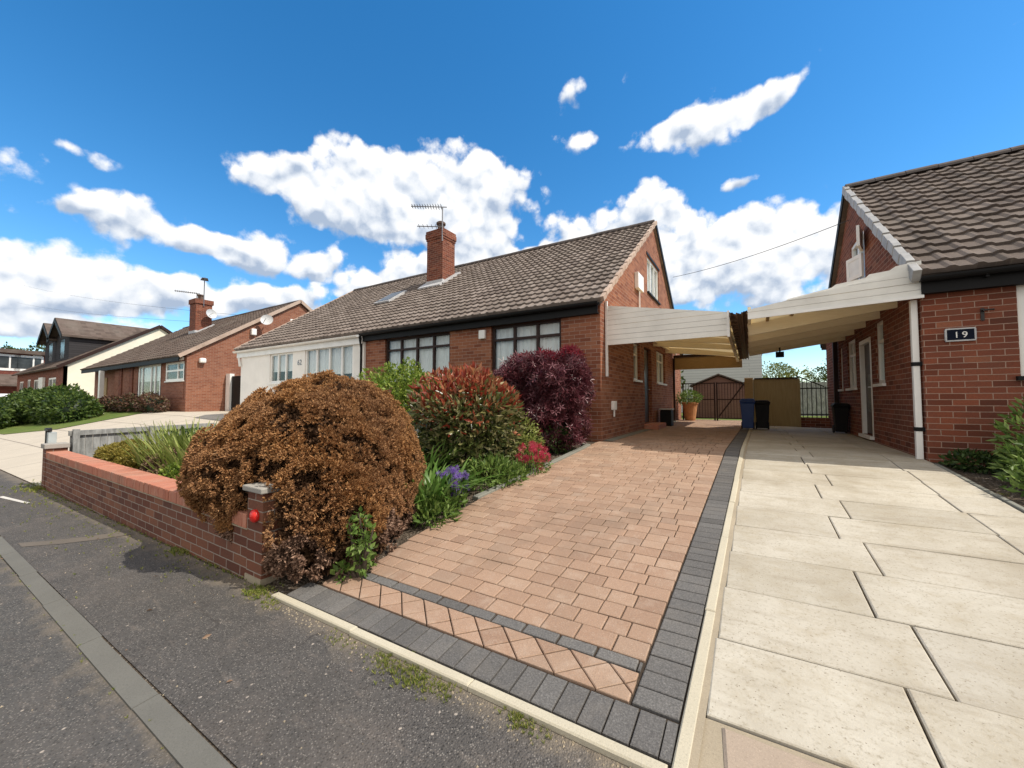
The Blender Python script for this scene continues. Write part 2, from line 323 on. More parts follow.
M['tile_right'] = m_rooftile('roof tile dark brown', [(0, (.085, .066, .056)), (.5, (.13, .102, .088)), (1, (.19, .155, .135))], .25, .29)
M['tile_far'] = m_rooftile('roof tile far', [(0, (.085, .062, .052)), (.5, (.115, .085, .070)), (1, (.14, .105, .09))], .33, .34)
M['verge_pink'] = m_blocks('mortared verge', [(0, (.42, .31, .25)), (1, (.54, .42, .35))])
M['verge_grey'] = m_plain('grey verge cap', (.33, .325, .32), .5, .2)
M['ridge'] = m_plain('ridge tile', (.10, .085, .08), .85, .2, 9, .2, bumpy=.4)
M['black'] = m_plain('black plastic', (.009, .009, .010), .6, .1, 5, .2)
M['white_upvc'] = m_plain('white plastic', (.84, .82, .79), .35, .04, 4, .5, dirt=(.52, .50, .46), dirtamt=.25)
M['white_render'] = m_plain('white cladding', (.88, .86, .82), .7, .05, 2, .25, bumpy=.2, dirt=(.55, .54, .50), dirtamt=.2)
M['cream_render'] = m_plain('cream render', (.78, .74, .62), .85, .05, 1.5, .2, bumpy=.3, dirt=(.55, .50, .38), dirtamt=.3)
M['white_board'] = m_plain('white painted board', (.78, .76, .71), .5, .06, 3, .35, dirt=(.48, .46, .42), dirtamt=.35, bumpy=.15)
M['cream_wood'] = m_wood('cream painted beam', (.80, .69, .48), (.90, .80, .60), (2, 20, 20), .6)
M['tan_wood'] = m_wood('tan board', (.30, .20, .09), (.42, .29, .14), (2, 20, 20), .7)
M['sheet'] = m_sheet('cream translucent roofing')
M['brown_ply'] = m_wood('dark brown corrugated sheet', (.09, .055, .035), (.20, .125, .08), (8, 2, 8), .6)
M['dark_frame'] = m_plain('dark brown frame', (.030, .014, .011), .55, .2, 8, .25)
M['dark_door'] = m_plain('dark door', (.03, .012, .010), .4, .2, 8, .45)
M['glass'] = m_glass('window glass')
M['room'] = m_plain('dim room', (.20, .18, .16), .9, .3, 1.2, .1)
M['curtain'] = m_plain('net curtain', (.80, .80, .80), .9, .06, 8, .1)
M['lead'] = m_plain('lead flashing', (.45, .45, .46), .6, .2, 10, .4)
M['clay'] = m_plain('clay pot', (.13, .09, .07), .8, .3, 15, .2)
M['metal'] = m_plain('aerial metal', (.22, .22, .23), .4, .1, 8, .5, .8)
M['dish'] = m_plain('dish grey', (.55, .56, .57), .45, .06, 8, .4)
M['pinkblock'] = m_blocks('pink block paving', [(0, (.30, .188, .130)), (.2, (.35, .22, .150)), (.45, (.395, .255, .177)), (.7, (.33, .21, .145)), (.88, (.42, .28, .197)), (1, (.31, .207, .150))], .6)
M['greyblock'] = m_blocks('charcoal block paving', [(0, (.10, .097, .10)), (.5, (.125, .122, .122)), (1, (.15, .145, .143))], .38)
def dark_speck():
    k = NT('charcoal paving block'); p = k.pos()
    c = k.ramp(k.island(), [(0, (.12, .114, .11)), (.5, (.15, .143, .138)), (1, (.185, .177, .17))])
    n = k.noise(p, 120, 4, .85)
    c = k.mix(k.rng(n, .40, .6, .6, 0), c, (.045, .043, .043)); c = k.mix(k.rng(n, .58, .7, 0, .55), c, (.30, .285, .27))
    c = k.mix(k.rng(k.noise(p, 3, 6, .7), .5, .75, 0, .4), c, (.22, .195, .17))
    return k.fin(k.bsdf(c, .9, k.bump(n, .6, .004), .2))
M['greyblock'] = dark_speck()
M['joint'] = m_plain('joint sand', (.055, .042, .032), .95, .3, 30, .1)
M['kerb'] = m_concrete('cream concrete kerb', (.52, .47, .365), .28)
M['kerbgrey'] = m_concrete('grey concrete kerb', (.155, .150, .135), .4)
M['mortar'] = m_concrete('old mortar', (.40, .335, .245), .5)
M['slab'] = m_slab('buff paving slab')
M['asphalt'] = m_asphalt('footway asphalt', (.080, .074, .070), (.235, .215, .195), .2, edge=1.32)
M['road'] = m_asphalt('road asphalt', (.080, .076, .073), (.24, .22, .20), .14, edge=.58)
M['soil'] = m_soil('garden soil')
M['lawn'] = m_grass('lawn grass')
M['drive_concrete'] = m_concrete('pale concrete drive', (.52, .46, .38), .22, True)
M['patch'] = m_concrete('worn sandy tarmac', (.15, .128, .108), .4)
M['pinkstone'] = m_concrete('worn pink flagstone', (.44, .35, .275), .55)
M['paint'] = m_plain('white mark', (.55, .53, .50), .8, .2, 30)
M['edgestone'] = m_concrete('green grey stone edging', (.23, .23, .20), .3)
M['red'] = m_plain('red plastic', (.62, .02, .015), .3, .1, 5, .5)
M['cap'] = m_concrete('stone cap', (.36, .34, .31), .35)
M['blue'] = m_plain('blue bin plastic', (.012, .045, .19), .4, .1, 5, .45)
M['weathered'] = m_wood('weathered grey board', (.13, .13, .125), (.38, .385, .375), (4, 4, 1.2))
M['fencegrey'] = m_plain('grey post', (.42, .45, .45), .6, .15, 5)
M['iron'] = m_plain('black iron', (.02, .017, .016), .45, .2, 8, .45)
M['shed'] = m_wood('brown shed board', (.16, .085, .07), (.24, .135, .11), (1, 1, 14))
M['panel'] = m_wood('olive brown panel', (.30, .22, .10), (.40, .30, .15), (10, 1, 1))
M['cladding'] = m_brick('white siding', [(0, (.66, .66, .68)), (1, (.72, .72, .73))], mortar=(.42, .42, .45), bw=30, bh=.16, ms=.02, dirt=.05, bumpy=.2)
M['darkclad'] = m_brick('charcoal siding', [(0, (.035, .037, .042)), (1, (.05, .052, .058))], mortar=(.018, .018, .02), bw=30, bh=.2, ms=.02, dirt=.1)
M['terracotta'] = m_plain('terracotta', (.46, .22, .10), .8, .2, 8, .2)
M['car'] = m_plain('white car paint', (.75, .76, .78), .2, .02, 2, .5)
M['rubber'] = m_plain('rubber', (.02, .02, .02), .7, .1)
M['bark'] = m_wood('bark', (.06, .045, .035), (.13, .10, .075), (6, 6, 1.5), .9)
M['plaque'] = m_plain('navy plaque', (.006, .009, .02), .7, .1, 6, .1)
M['cable'] = m_plain('cable', (.05, .05, .055), .6, .1)
M['farglass'] = m_plain('far window glass', (.05, .058, .062), .25, .4, 1.5, .3)
# foliage
M['brownleaf'] = m_leaf('browned conifer needles', [(0, (.17, .078, .032)), (.3, (.33, .160, .062)), (.6, (.43, .220, .088)), (.85, (.52, .285, .12)), (1, (.38, .225, .115))], .15, .8, .1, ((.30, .175, .11), .45), 1.4)
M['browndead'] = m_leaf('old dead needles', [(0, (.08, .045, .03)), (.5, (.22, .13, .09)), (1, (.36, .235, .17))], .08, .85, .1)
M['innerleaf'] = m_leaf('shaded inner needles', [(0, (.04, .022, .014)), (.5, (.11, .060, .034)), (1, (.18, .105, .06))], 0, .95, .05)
M['coreshade'] = m_leaf('dark shade core', [(0, (.018, .011, .008)), (1, (.05, .030, .021))], 0, .95, .05)
GR = lambda *c: [(i / (len(c) - 1), x) for i, x in enumerate(c)]
M['limeleaf'] = m_leaf('bright green leaves', GR((.07, .12, .016), (.15, .23, .03), (.25, .33, .05), (.34, .40, .09)), .35)
M['photgreen'] = m_leaf('photinia green leaves', GR((.03, .05, .014), (.09, .115, .03), (.20, .20, .07), (.42, .37, .20)), .25, .3, .5)
M['photred'] = m_leaf('photinia red leaves', GR((.20, .025, .016), (.34, .055, .03), (.44, .14, .07), (.38, .22, .10)), .3, .35, .45)
M['acer'] = m_leaf('purple maple leaves', GR((.045, .011, .018), (.095, .022, .032), (.16, .045, .055), (.26, .12, .14)), .2, .35, .45)  # palest stop carries the leaves' grey sheen as colour
M['acertop'] = m_leaf('crimson maple leaves', GR((.14, .012, .022), (.22, .02, .035), (.27, .035, .05)), .4, .45, .35)
M['strap'] = m_leaf('strap leaves', GR((.07, .16, .025), (.13, .25, .045), (.22, .34, .10)), .35, .4, .4)
M['herb'] = m_leaf('herb leaves', GR((.055, .11, .02), (.13, .21, .04), (.24, .33, .09)), .35, .5, .3)
M['darkherb'] = m_leaf('dark shrub leaves', GR((.02, .045, .014), (.045, .08, .02), (.09, .14, .035)), .3, .45, .35)
M['yellowherb'] = m_leaf('yellow green leaves', GR((.13, .12, .02), (.26, .21, .04), (.38, .30, .07)), .35)
M['paleherb'] = m_leaf('pale tall stems', GR((.16, .22, .04), (.28, .33, .08), (.42, .44, .15)), .35)
M['brownherb'] = m_leaf('withered stems', GR((.11, .07, .04), (.22, .14, .09), (.32, .21, .14)), .2)
M['purpleflower'] = m_leaf('purple petals', GR((.17, .08, .40), (.26, .15, .52), (.38, .27, .64)), .3)
M['pinkflower'] = m_leaf('pink petals', GR((.42, .02, .06), (.55, .05, .11), (.62, .12, .16)), .3)
M['whiteflower'] = m_leaf('white petals', GR((.65, .66, .60), (.80, .80, .76)), .3)
M['hedge'] = m_leaf('hedge leaves', GR((.018, .045, .010), (.045, .085, .016), (.09, .14, .028), (.13, .18, .04)), .3)
M['tree'] = m_leaf('tree leaves', GR((.035, .06, .014), (.07, .10, .022), (.13, .155, .035)), .3)
M['treelight'] = m_leaf('pale tree leaves', GR((.09, .12, .02), (.17, .19, .04), (.25, .25, .07)), .4)
M['conifer'] = m_leaf('dark conifer leaves', GR((.008, .02, .008), (.02, .04, .014), (.035, .06, .02)), .15)
M['weed'] = m_leaf('weed grass', GR((.10, .15, .025), (.19, .25, .04), (.30, .31, .08), (.36, .31, .12)), .3)
M['redbush'] = m_leaf('red brown hedge leaves', GR((.05, .02, .014), (.10, .045, .03), (.15, .08, .05), (.08, .09, .035)), .2)

# ---------------------------------------------------------------- object helpers
def tag(o, label=None, cat=None, group=None, kind=None):
    if label: o['label'] = label
    if cat: o['category'] = cat
    if group: o['group'] = group
    if kind: o['kind'] = kind
    return o
def thing(name, label, cat, loc, group=None):
    o = bpy.data.objects.new(name, None); o.empty_display_size = .2; o.location = loc; col.objects.link(o)
    return tag(o, label, cat, group)
def wloc(o):
    v = Vector((0, 0, 0))
    while o is not None: v = v + Vector(o.location); o = o.parent
    return v

class MB:
    """collects polygons; build() links them as ONE mesh object"""
    def __init__(s): s.v = []; s.f = []; s.mi = []; s.uv = {}
    def add(s, vs, fs, mi=0):
        o = len(s.v); s.v.extend([tuple(p) for p in vs])
        for f in fs: s.f.append([o + i for i in f]); s.mi.append(mi)
        return o
    def box(s, x0, x1, y0, y1, z0, z1, mi=0):
        s.add([(x0, y0, z0), (x1, y0, z0), (x1, y1, z0), (x0, y1, z0), (x0, y0, z1), (x1, y0, z1), (x1, y1, z1), (x0, y1, z1)],
              [(3, 2, 1, 0), (4, 5, 6, 7), (0, 1, 5, 4), (1, 2, 6, 5), (2, 3, 7, 6), (3, 0, 4, 7)], mi); return s
    def obox(s, c, ax, ay, az, mi=0):
        c, ax, ay, az = Vector(c), Vector(ax), Vector(ay), Vector(az)
        P = [c + ax * i + ay * j + az * k for k in (-1, 1) for i, j in ((-1, -1), (1, -1), (1, 1), (-1, 1))]
        s.add(P, [(3, 2, 1, 0), (4, 5, 6, 7), (0, 1, 5, 4), (1, 2, 6, 5), (2, 3, 7, 6), (3, 0, 4, 7)], mi); return s
    def beam(s, p0, p1, w, h, mi=0):
        p0, p1 = Vector(p0), Vector(p1); d = p1 - p0
        side = d.cross(Vector((0, 0, 1)))
        if side.length < 1e-5: side = Vector((1, 0, 0))
        side.normalize(); up = side.cross(d).normalized()
        return s.obox((p0 + p1) / 2, d / 2, side * w / 2, up * h / 2, mi)
    def tube(s, p0, p1, r0, r1=None, n=8, mi=0):
        r1 = r0 if r1 is None else r1; p0, p1 = Vector(p0), Vector(p1); d = (p1 - p0).normalized()
        a = d.orthogonal().normalized(); b = d.cross(a); V = []
        for p, r in ((p0, r0), (p1, r1)):
            for i in range(n):
                t = 2 * math.pi * i / n; V.append(p + a * (r * math.cos(t)) + b * (r * math.sin(t)))
        F = [(i, (i + 1) % n, n + (i + 1) % n, n + i) for i in range(n)] + [tuple(range(n - 1, -1, -1)), tuple(range(n, 2 * n))]
        s.add(V, F, mi); return s
    def path(s, pts, r, n=6, mi=0):
        for a, b in zip(pts[:-1], pts[1:]): s.tube(a, b, r, r, n, mi)
        return s
    def lathe(s, prof, c, n=16, mi=0):
        V = []; F = []
        for r, z in prof:
            for i in range(n):
                t = 2 * math.pi * i / n; V.append((c[0] + r * math.cos(t), c[1] + r * math.sin(t), c[2] + z))
        for j in range(len(prof) - 1):
            for i in range(n):
                F.append((j * n + i, j * n + (i + 1) % n, (j + 1) * n + (i + 1) % n, (j + 1) * n + i))
        F.append(tuple(range(n - 1, -1, -1))); F.append(tuple(range((len(prof) - 1) * n, len(prof) * n)))
        s.add(V, F, mi); return s
    def prism(s, poly, d, mi=0):
        """poly: 3-D outline; d: extrusion vector"""
        n = len(poly); d = Vector(d); V = [Vector(p) for p in poly] + [Vector(p) + d for p in poly]
        F = [tuple(range(n)), tuple(range(2 * n - 1, n - 1, -1))] + [(i, n + i, n + (i + 1) % n, (i + 1) % n) for i in range(n)]
        s.add(V, F, mi); return s
    def build(s, name, mats, parent=None, bevel=0.0, smooth=False, uvs=None):
        me = bpy.data.meshes.new(name); base = wloc(parent) if parent else Vector((0, 0, 0))
        me.from_pydata([(p[0] - base.x, p[1] - base.y, p[2] - base.z) for p in s.v], [], s.f)
        mats = mats if isinstance(mats, (list, tuple)) else [mats]
        for m in mats: me.materials.append(m)
        me.polygons.foreach_set('material_index', s.mi)
        uvl = me.uv_layers.new(name='UVMap'); data = np.empty(len(me.loops) * 2)
        V = np.array(s.v, dtype=float)
        if uvs is None:
            me.update()
            for p in me.polygons:
                n = p.normal; ax = 0 if abs(n.x) > max(abs(n.y), abs(n.z)) else (1 if abs(n.y) > abs(n.z) else 2)
                i, j = ((1, 2), (0, 2), (0, 1))[ax]
                for li in p.loop_indices:
                    q = V[me.loops[li].vertex_index]; data[2 * li] = q[i]; data[2 * li + 1] = q[j]
        else:
            U = np.array(uvs); vi = np.empty(len(me.loops), dtype=np.int32); me.loops.foreach_get('vertex_index', vi)
            data = U[vi].reshape(-1)
        uvl.data.foreach_set('uv', data)
        if smooth: me.polygons.foreach_set('use_smooth', [True] * len(me.polygons))
        me.update()
        o = bpy.data.objects.new(name, me); col.objects.link(o)
        if parent: o.parent = parent
        if bevel:
            b = o.modifiers.new('bevel', 'BEVEL'); b.width = bevel; b.segments = 2; b.limit_method = 'ANGLE'; b.angle_limit = R(40)
        return o

def wall(mb, outline, holes, org, ud, th=.12, mi=0, reveal=None):
    """a wall in the plane through org along ud; outline and holes in (u, v) metres"""
    ox, oy, oz = org; ux, uy = ud; nx, ny = uy, -ux
    P = lambda u, v, d=0: (ox + ux * u - nx * d, oy + uy * u - ny * d, oz + v)
    loops = [[Vector((u, v, 0)) for u, v in outline]]
    for a, b, c, d in holes: loops.append([Vector((a, c, 0)), Vector((a, d, 0)), Vector((b, d, 0)), Vector((b, c, 0))])
    flat = [p for l in loops for p in l]
    tris = tessellate_polygon(loops)
    mb.add([P(p.x, p.y) for p in flat], tris, mi); mb.add([P(p.x, p.y, th) for p in flat], tris, mi)
    for l in loops:
        n = len(l)
        for i in range(n):
            a, b = l[i], l[(i + 1) % n]
            mb.add([P(a.x, a.y), P(b.x, b.y), P(b.x, b.y, th), P(a.x, a.y, th)], [(0, 1, 2, 3)], mi)

def window(parent, org, ud, u0, u1, v0, v1, cols=(0.5,), transom=None, frame='white_upvc', fw=.055, back=.05, sill=True, curtain=True, transom_cols=None, sillmat=None, glass='glass', drape=1.0):
    ox, oy, oz = org; ux, uy = ud; nx, ny = uy, -ux
    def ob(mb, a, b, c, d, d0, d1, mi=0):
        um, vm_, dm = (a + b) / 2, (c + d) / 2, (d0 + d1) / 2
        mb.obox((ox + ux * um - nx * dm, oy + uy * um - ny * dm, oz + vm_), (ux * (b - a) / 2, uy * (b - a) / 2, 0), (nx * (d1 - d0) / 2, ny * (d1 - d0) / 2, 0), (0, 0, (d - c) / 2), mi)
    f = MB()
    ob(f, u0, u1, v0, v0 + fw, back, back + .06); ob(f, u0, u1, v1 - fw, v1, back, back + .06)
    ob(f, u0, u0 + fw, v0 + fw, v1 - fw, back, back + .06); ob(f, u1 - fw, u1, v0 + fw, v1 - fw, back, back + .06)
    for c in cols:
        x = u0 + (u1 - u0) * c; ob(f, x - fw * .5, x + fw * .5, v0 + fw, v1 - fw, back + .002, back + .058)
    if transom:
        for t in (transom if isinstance(transom, (list, tuple)) else [transom]):
            z = v0 + (v1 - v0) * t; ob(f, u0 + fw, u1 - fw, z - fw * .45, z + fw * .45, back + .004, back + .056)
    w = f.build('window', M[frame], parent)
    g = MB(); ob(g, u0 + fw * .7, u1 - fw * .7, v0 + fw * .7, v1 - fw * .7, back + .024, back + .034)
    g.build('pane', M[glass], w)
    if sill:
        s_ = MB(); ob(s_, u0 - .04, u1 + .04, v0 - .05, v0 - .002, -.05, back + .03); s_.build('sill', M[sillmat or frame], w)
    if curtain:
        c = MB(); n = max(12, int((u1 - u0) / .035)); V = []; F = []
        lo = v1 - (v1 - v0) * drape
        for i in range(n + 1):
            u = u0 + (u1 - u0) * i / n; d = back + .085 + .012 * math.sin(i * 1.9) + .01 * math.sin(i * .7)
            for v in (lo, v1): V.append((ox + ux * u - nx * d, oy + uy * u - ny * d, oz + v))
        for i in range(n): F.append((2 * i, 2 * i + 2, 2 * i + 3, 2 * i + 1))
        c.add(V, F); c.build('curtain', M['curtain'], w)
    return w

def tiled_slope(name, x0, x1, p0, p1, mat, parent, tw=.20, gauge=.29, roll=.022, lip=.038):
    """courses of rolled interlocking tiles, from the eave point p0=(y,z) up to the ridge point p1; slope along +Y or -Y"""
    (y0, z0), (y1, z1) = p0, p1; Ls = math.hypot(y1 - y0, z1 - z0); ey, ez = (y1 - y0) / Ls, (z1 - z0) / Ls
    ny, nz = (-ez, ey) if ey > 0 else (ez, -ey)
    n = int(round((x1 - x0) / tw)); tw = (x1 - x0) / n; sub = 6
    k = int(math.ceil(Ls / gauge)); us = [x0 + (x1 - x0) * i / (n * sub) for i in range(n * sub + 1)]
    prof = []
    for i in range(n * sub + 1):
        t = (i % sub) / sub; prof.append(roll * max(0, math.cos(2 * math.pi * (t - .25))) ** .8)
    V = []; F = []; U = []; m = len(us)
    for j in range(k):
        s0 = j * gauge; s1 = min(Ls, s0 + gauge)
        base = len(V); jit = [random.uniform(-.006, .006) for _ in range(n + 2)]; jl = [random.uniform(-.004, .006) for _ in range(n + 2)]
        for r, (s, h) in enumerate(((s0, -.02), (s0, lip), (s1 + .004, .0))):
            for i, u in enumerate(us):
                ti = min(n - 1, i // sub)
                ss = s + (jit[ti] if r < 2 else 0); hh = h + prof[i] + (jl[ti] if r == 1 else 0)
                if r == 0: hh = -.02
                V.append((u, y0 + ey * ss + ny * hh, z0 + ez * ss + nz * hh)); U.append((u - x0 + .001, s0 + (.02 if r < 2 else .3)))
        for r in range(2):
            for i in range(m - 1):
                F.append((base + r * m + i, base + r * m + i + 1, base + (r + 1) * m + i + 1, base + (r + 1) * m + i))
    # solid deck under the tiles
    mb = MB(); mb.add(V, F)
    a = len(V)
    for hh in (-.025, -.11):
        for u in (x0 + .01, x1 - .01):
            for (s) in (0.02, Ls): V.append((u, y0 + ey * s + ny * hh, z0 + ez * s + nz * hh)); U.append((u - x0, s))
    mb2 = V[a:]
    mb.add(mb2, [(0, 2, 3, 1), (4, 5, 7, 6), (0, 1, 5, 4), (2, 6, 7, 3), (0, 4, 6, 2), (1, 3, 7, 5)])
    return mb.build(name, mat, parent, uvs=U)

def ridge_tiles(x0, x1, y, z, mat, parent, r=.12):
    mb = MB(); n = int((x1 - x0) / .45); w = (x1 - x0) / n
    for i in range(n):
        a = x0 + i * w; b = a + w - .008; V = []; h = random.uniform(-.006, .006)
        for x in (a, b):
            for k in range(9):
                t = math.pi * k / 8; V.append((x, y - r * 1.15 * math.cos(t), z - .05 + r * math.sin(t) + h))
        mb.add(V, [(k, k + 1, 9 + k + 1, 9 + k) for k in range(8)] + [tuple(range(9)), tuple(range(17, 8, -1))])
    return mb.build('ridge_tiles', mat, parent)

def gutter(mb, x0, x1, y, z, r=.06):
    V = []; F = []
    for x in (x0, x1):
        for rr in (r, r - .008):
            for k in range(9):
                t = math.pi * k / 8; V.append((x, y - rr * math.cos(t), z - rr * math.sin(t)))
    for k in range(8): F += [(k, k + 1, 18 + k + 1, 18 + k), (9 + k, 27 + k, 27 + k + 1, 9 + k + 1)]
    F += [(0, 18, 27, 9), (8, 17, 35, 26)] + [(k, 9 + k, 10 + k, k + 1) for k in range(8)] + [(18 + k, 19 + k, 28 + k, 27 + k) for k in range(8)]
    mb.add(V, F)

def text_mesh(body, size, mat, name, parent, org, ud, depth=.004):
    """raised lettering on the wall plane at org (left end of baseline), running along ud"""
    cu = bpy.data.curves.new(name, 'FONT'); cu.body = body; cu.size = size; cu.extrude = depth
    tmp = bpy.data.objects.new(name, cu); col.objects.link(tmp)
    dg = bpy.context.evaluated_depsgraph_get(); me = bpy.data.meshes.new_from_object(tmp.evaluated_get(dg))
    bpy.data.objects.remove(tmp)
    ux, uy = ud; n = Vector((uy, -ux, 0))
    mat4 = Matrix(((ux, 0, n.x, 0), (uy, 0, n.y, 0), (0, 1, 0, 0), (0, 0, 0, 1)))
    me.transform(mat4); me.materials.clear(); me.materials.append(mat)
    o = bpy.data.objects.new(name, me); col.objects.link(o); o.location = Vector(org)
    if parent: o.parent = parent; o.location = Vector(org) - wloc(parent)
    return o

# ---- value noise and leaf clouds in numpy
def vnoise(P, seed=0):
    P = np.asarray(P, float); I = np.floor(P).astype(np.int64); f = P - I; f = f * f * (3 - 2 * f); out = np.zeros(len(P))
    for dx in (0, 1):
        for dy in (0, 1):
            for dz in (0, 1):
                h = (I[:, 0] + dx) * 374761393 + (I[:, 1] + dy) * 668265263 + (I[:, 2] + dz) * 2147483647 + seed * 974711
                h = (h ^ (h >> 13)) * 1274126177; h = h ^ (h >> 16)
                val = (h & 0xFFFF) / 65535.0
                wgt = (f[:, 0] if dx else 1 - f[:, 0]) * (f[:, 1] if dy else 1 - f[:, 1]) * (f[:, 2] if dz else 1 - f[:, 2])
                out += val * wgt
    return out
def unit(v): return v / np.maximum(1e-9, np.linalg.norm(v, axis=1))[:, None]
def np_mesh(name, V, nper, F, mat, parent):
    """V: (n, k, 3) instances of a k-vertex template with faces F (same size quads/tris)"""
    n, k, _ = V.shape; fs = len(F[0]); F = np.asarray(F)
    base = wloc(parent) if parent else Vector((0, 0, 0))
    me = bpy.data.meshes.new(name); VV = (V - np.array(base)).reshape(-1, 3)
    me.vertices.add(len(VV)); me.vertices.foreach_set('co', VV.reshape(-1))
    loops = (np.arange(n)[:, None, None] * k + F[None]).reshape(-1); nf = n * len(F)
    me.loops.add(len(loops)); me.loops.foreach_set('vertex_index', loops.astype(np.int32))
    me.polygons.add(nf); me.polygons.foreach_set('loop_start', np.arange(0, nf * fs, fs, dtype=np.int32)); me.polygons.foreach_set('loop_total', np.full(nf, fs, dtype=np.int32))
    me.materials.append(mat); me.update(calc_edges=True); me.validate()
    o = bpy.data.objects.new(name, me); col.objects.link(o)
    if parent: o.parent = parent
    return o
# leaf templates: x = width, y = length, z = out of the blade
T_LEAF = (np.array([(0, 0, 0), (.5, .45, .10), (0, 1, -.06), (-.5, .45, .10)]), [(0, 1, 2), (0, 2, 3)])
T_BLADE = (np.array([(-.5, 0, 0), (.5, 0, 0), (.42, .5, .12), (-.42, .5, .12), (0.05, 1, -.25), (-.05, 1, -.25)]), [(0, 1, 2, 3), (3, 2, 4, 5)])
def star(n, w):
    v = [(0, 0, 0)]; f = []
    for i in range(n):
        t = math.pi * (i / (n - 1) - .5) * 1.5
        for a, r in ((-w, .45), (0, 1), (w, .45)): v.append((math.sin(t + a) * r, math.cos(t + a) * r, -.12 * r * r))
        b = 1 + 3 * i; f += [(0, b, b + 1), (0, b + 1, b + 2)]
    return np.array(v), f
T_STAR = star(5, .22)
def tuft(n, spread, w):
    v = []; f = []
    rr = random.Random(n * 7 + 1)
    for i in range(n):
        t = 2 * math.pi * i / n + rr.uniform(-.4, .4); tilt = spread * rr.uniform(.35, 1.0); ln = rr.uniform(.7, 1.0)
        d = Vector((math.sin(tilt) * math.cos(t), math.cos(tilt), math.sin(tilt) * math.sin(t)))
        side = d.cross(Vector((math.cos(t + 1.1), .2, math.sin(t + 1.1)))).normalized() * w
        b = len(v); v += [tuple(-side * .5), tuple(side * .5), tuple(d * ln * .6 + side), tuple(d * ln), tuple(d * ln * .6 - side)]
        f += [(b, b + 1, b + 2), (b, b + 2, b + 4), (b + 4, b + 2, b + 3)]
    return np.array(v), f
T_SPRAY = tuft(8, 1.05, .16)
T_GRASS = tuft(7, .75, .06)
def leaves(name, P, D, size, tpl, mat, parent, wid=.5, roll=True):
    """leaf at each point P, growing along direction D; wid = width / length"""
    n = len(P); tv, tf = tpl; D = unit(D)
    a = unit(np.cross(D, rng.normal(size=(n, 3)))); c = np.cross(a, D)
    sz = np.asarray(size).reshape(-1, 1) * np.ones((n, 1))
    w = wid if (tpl is T_LEAF or tpl is T_BLADE) else 1.0
    V = P[:, None, :] + sz[:, None, :] * (tv[None, :, 0:1] * w * a[:, None, :] + tv[None, :, 1:2] * D[:, None, :] + tv[None, :, 2:3] * c[:, None, :])
    return np_mesh(name, V, len(tv), tf, mat, parent)
def lobe_points(lobes, n, depth=.25, disp=.10, freq=3.0, seed=1, gaps=.0, gfreq=4.0):
    """points in the outer shell of a union of ellipsoids (centre, radii); returns points and outward directions"""
    C_ = np.array([l[0] for l in lobes], float); R_ = np.array([l[1] for l in lobes], float)
    area = (R_[:, 0] * R_[:, 1] + R_[:, 1] * R_[:, 2] + R_[:, 0] * R_[:, 2]); area /= area.sum()
    P = []; Dn = []; got = 0
    while got < n:
        m = int((n - got) * 1.8) + 50
        li = rng.choice(len(lobes), m, p=area); d = unit(rng.normal(size=(m, 3)))
        q = C_[li] + d * R_[li]
        f = 1 + disp * (vnoise(q * freq, seed) * 2 - 1) * 1.4 + disp * .5 * (vnoise(q * freq * 2.7, seed + 5) * 2 - 1)
        f = f * (1 - depth * rng.random(m) ** 1.8)
        q = C_[li] + d * R_[li] * f[:, None]
        nn = unit(d / R_[li])
        keep = np.ones(m, bool)
        for j in range(len(lobes)):
            e = np.linalg.norm((q - C_[j]) / R_[j], axis=1); keep &= (e > .80 - depth * .6) | (li == j)
        if gaps > 0: keep &= vnoise(q * gfreq, seed + 9) > gaps * (.6 + .4 * rng.random(m))
        P.append(q[keep]); Dn.append(nn[keep]); got += keep.sum()
    return np.concatenate(P)[:n], np.concatenate(Dn)[:n]
def lobe_core(lobes, scale, name, mat, parent, disp=.08, freq=3.0, seed=1, zmin=None):
    mb = MB()
    for c, r in lobes:
        bm = bmesh.new(); bmesh.ops.create_icosphere(bm, subdivisions=3, radius=1.0)
        A = np.array([v.co[:] for v in bm.verts]); q = np.array(c) + A * np.array(r)
        f = scale * (1 + disp * (vnoise(q * freq, seed) * 2 - 1) * 1.4); q = np.array(c) + A * np.array(r) * f[:, None]
        if zmin is not None: q[:, 2] = np.maximum(q[:, 2], zmin)
        bm.verts.index_update(); mb.add(q, [[v.index for v in fc.verts] for fc in bm.faces]); bm.free()
    return mb.build(name, mat, parent, smooth=True)
def spread(D, amt, up=0.0):
    D = D + rng.normal(size=D.shape) * amt; D[:, 2] += up; return unit(D)
def branches(name, base, tips, r, mat, parent):
    mb = MB(); b = Vector(base)
    for t in tips:
        t = Vector(t); m = (b + t) / 2 + Vector((random.uniform(-.06, .06), random.uniform(-.06, .06), .05)) * (t - b).length
        mb.tube(b, m, r, r * .6, 6); mb.tube(m, t, r * .6, r * .2, 6)
    return mb.build(name, mat, parent)
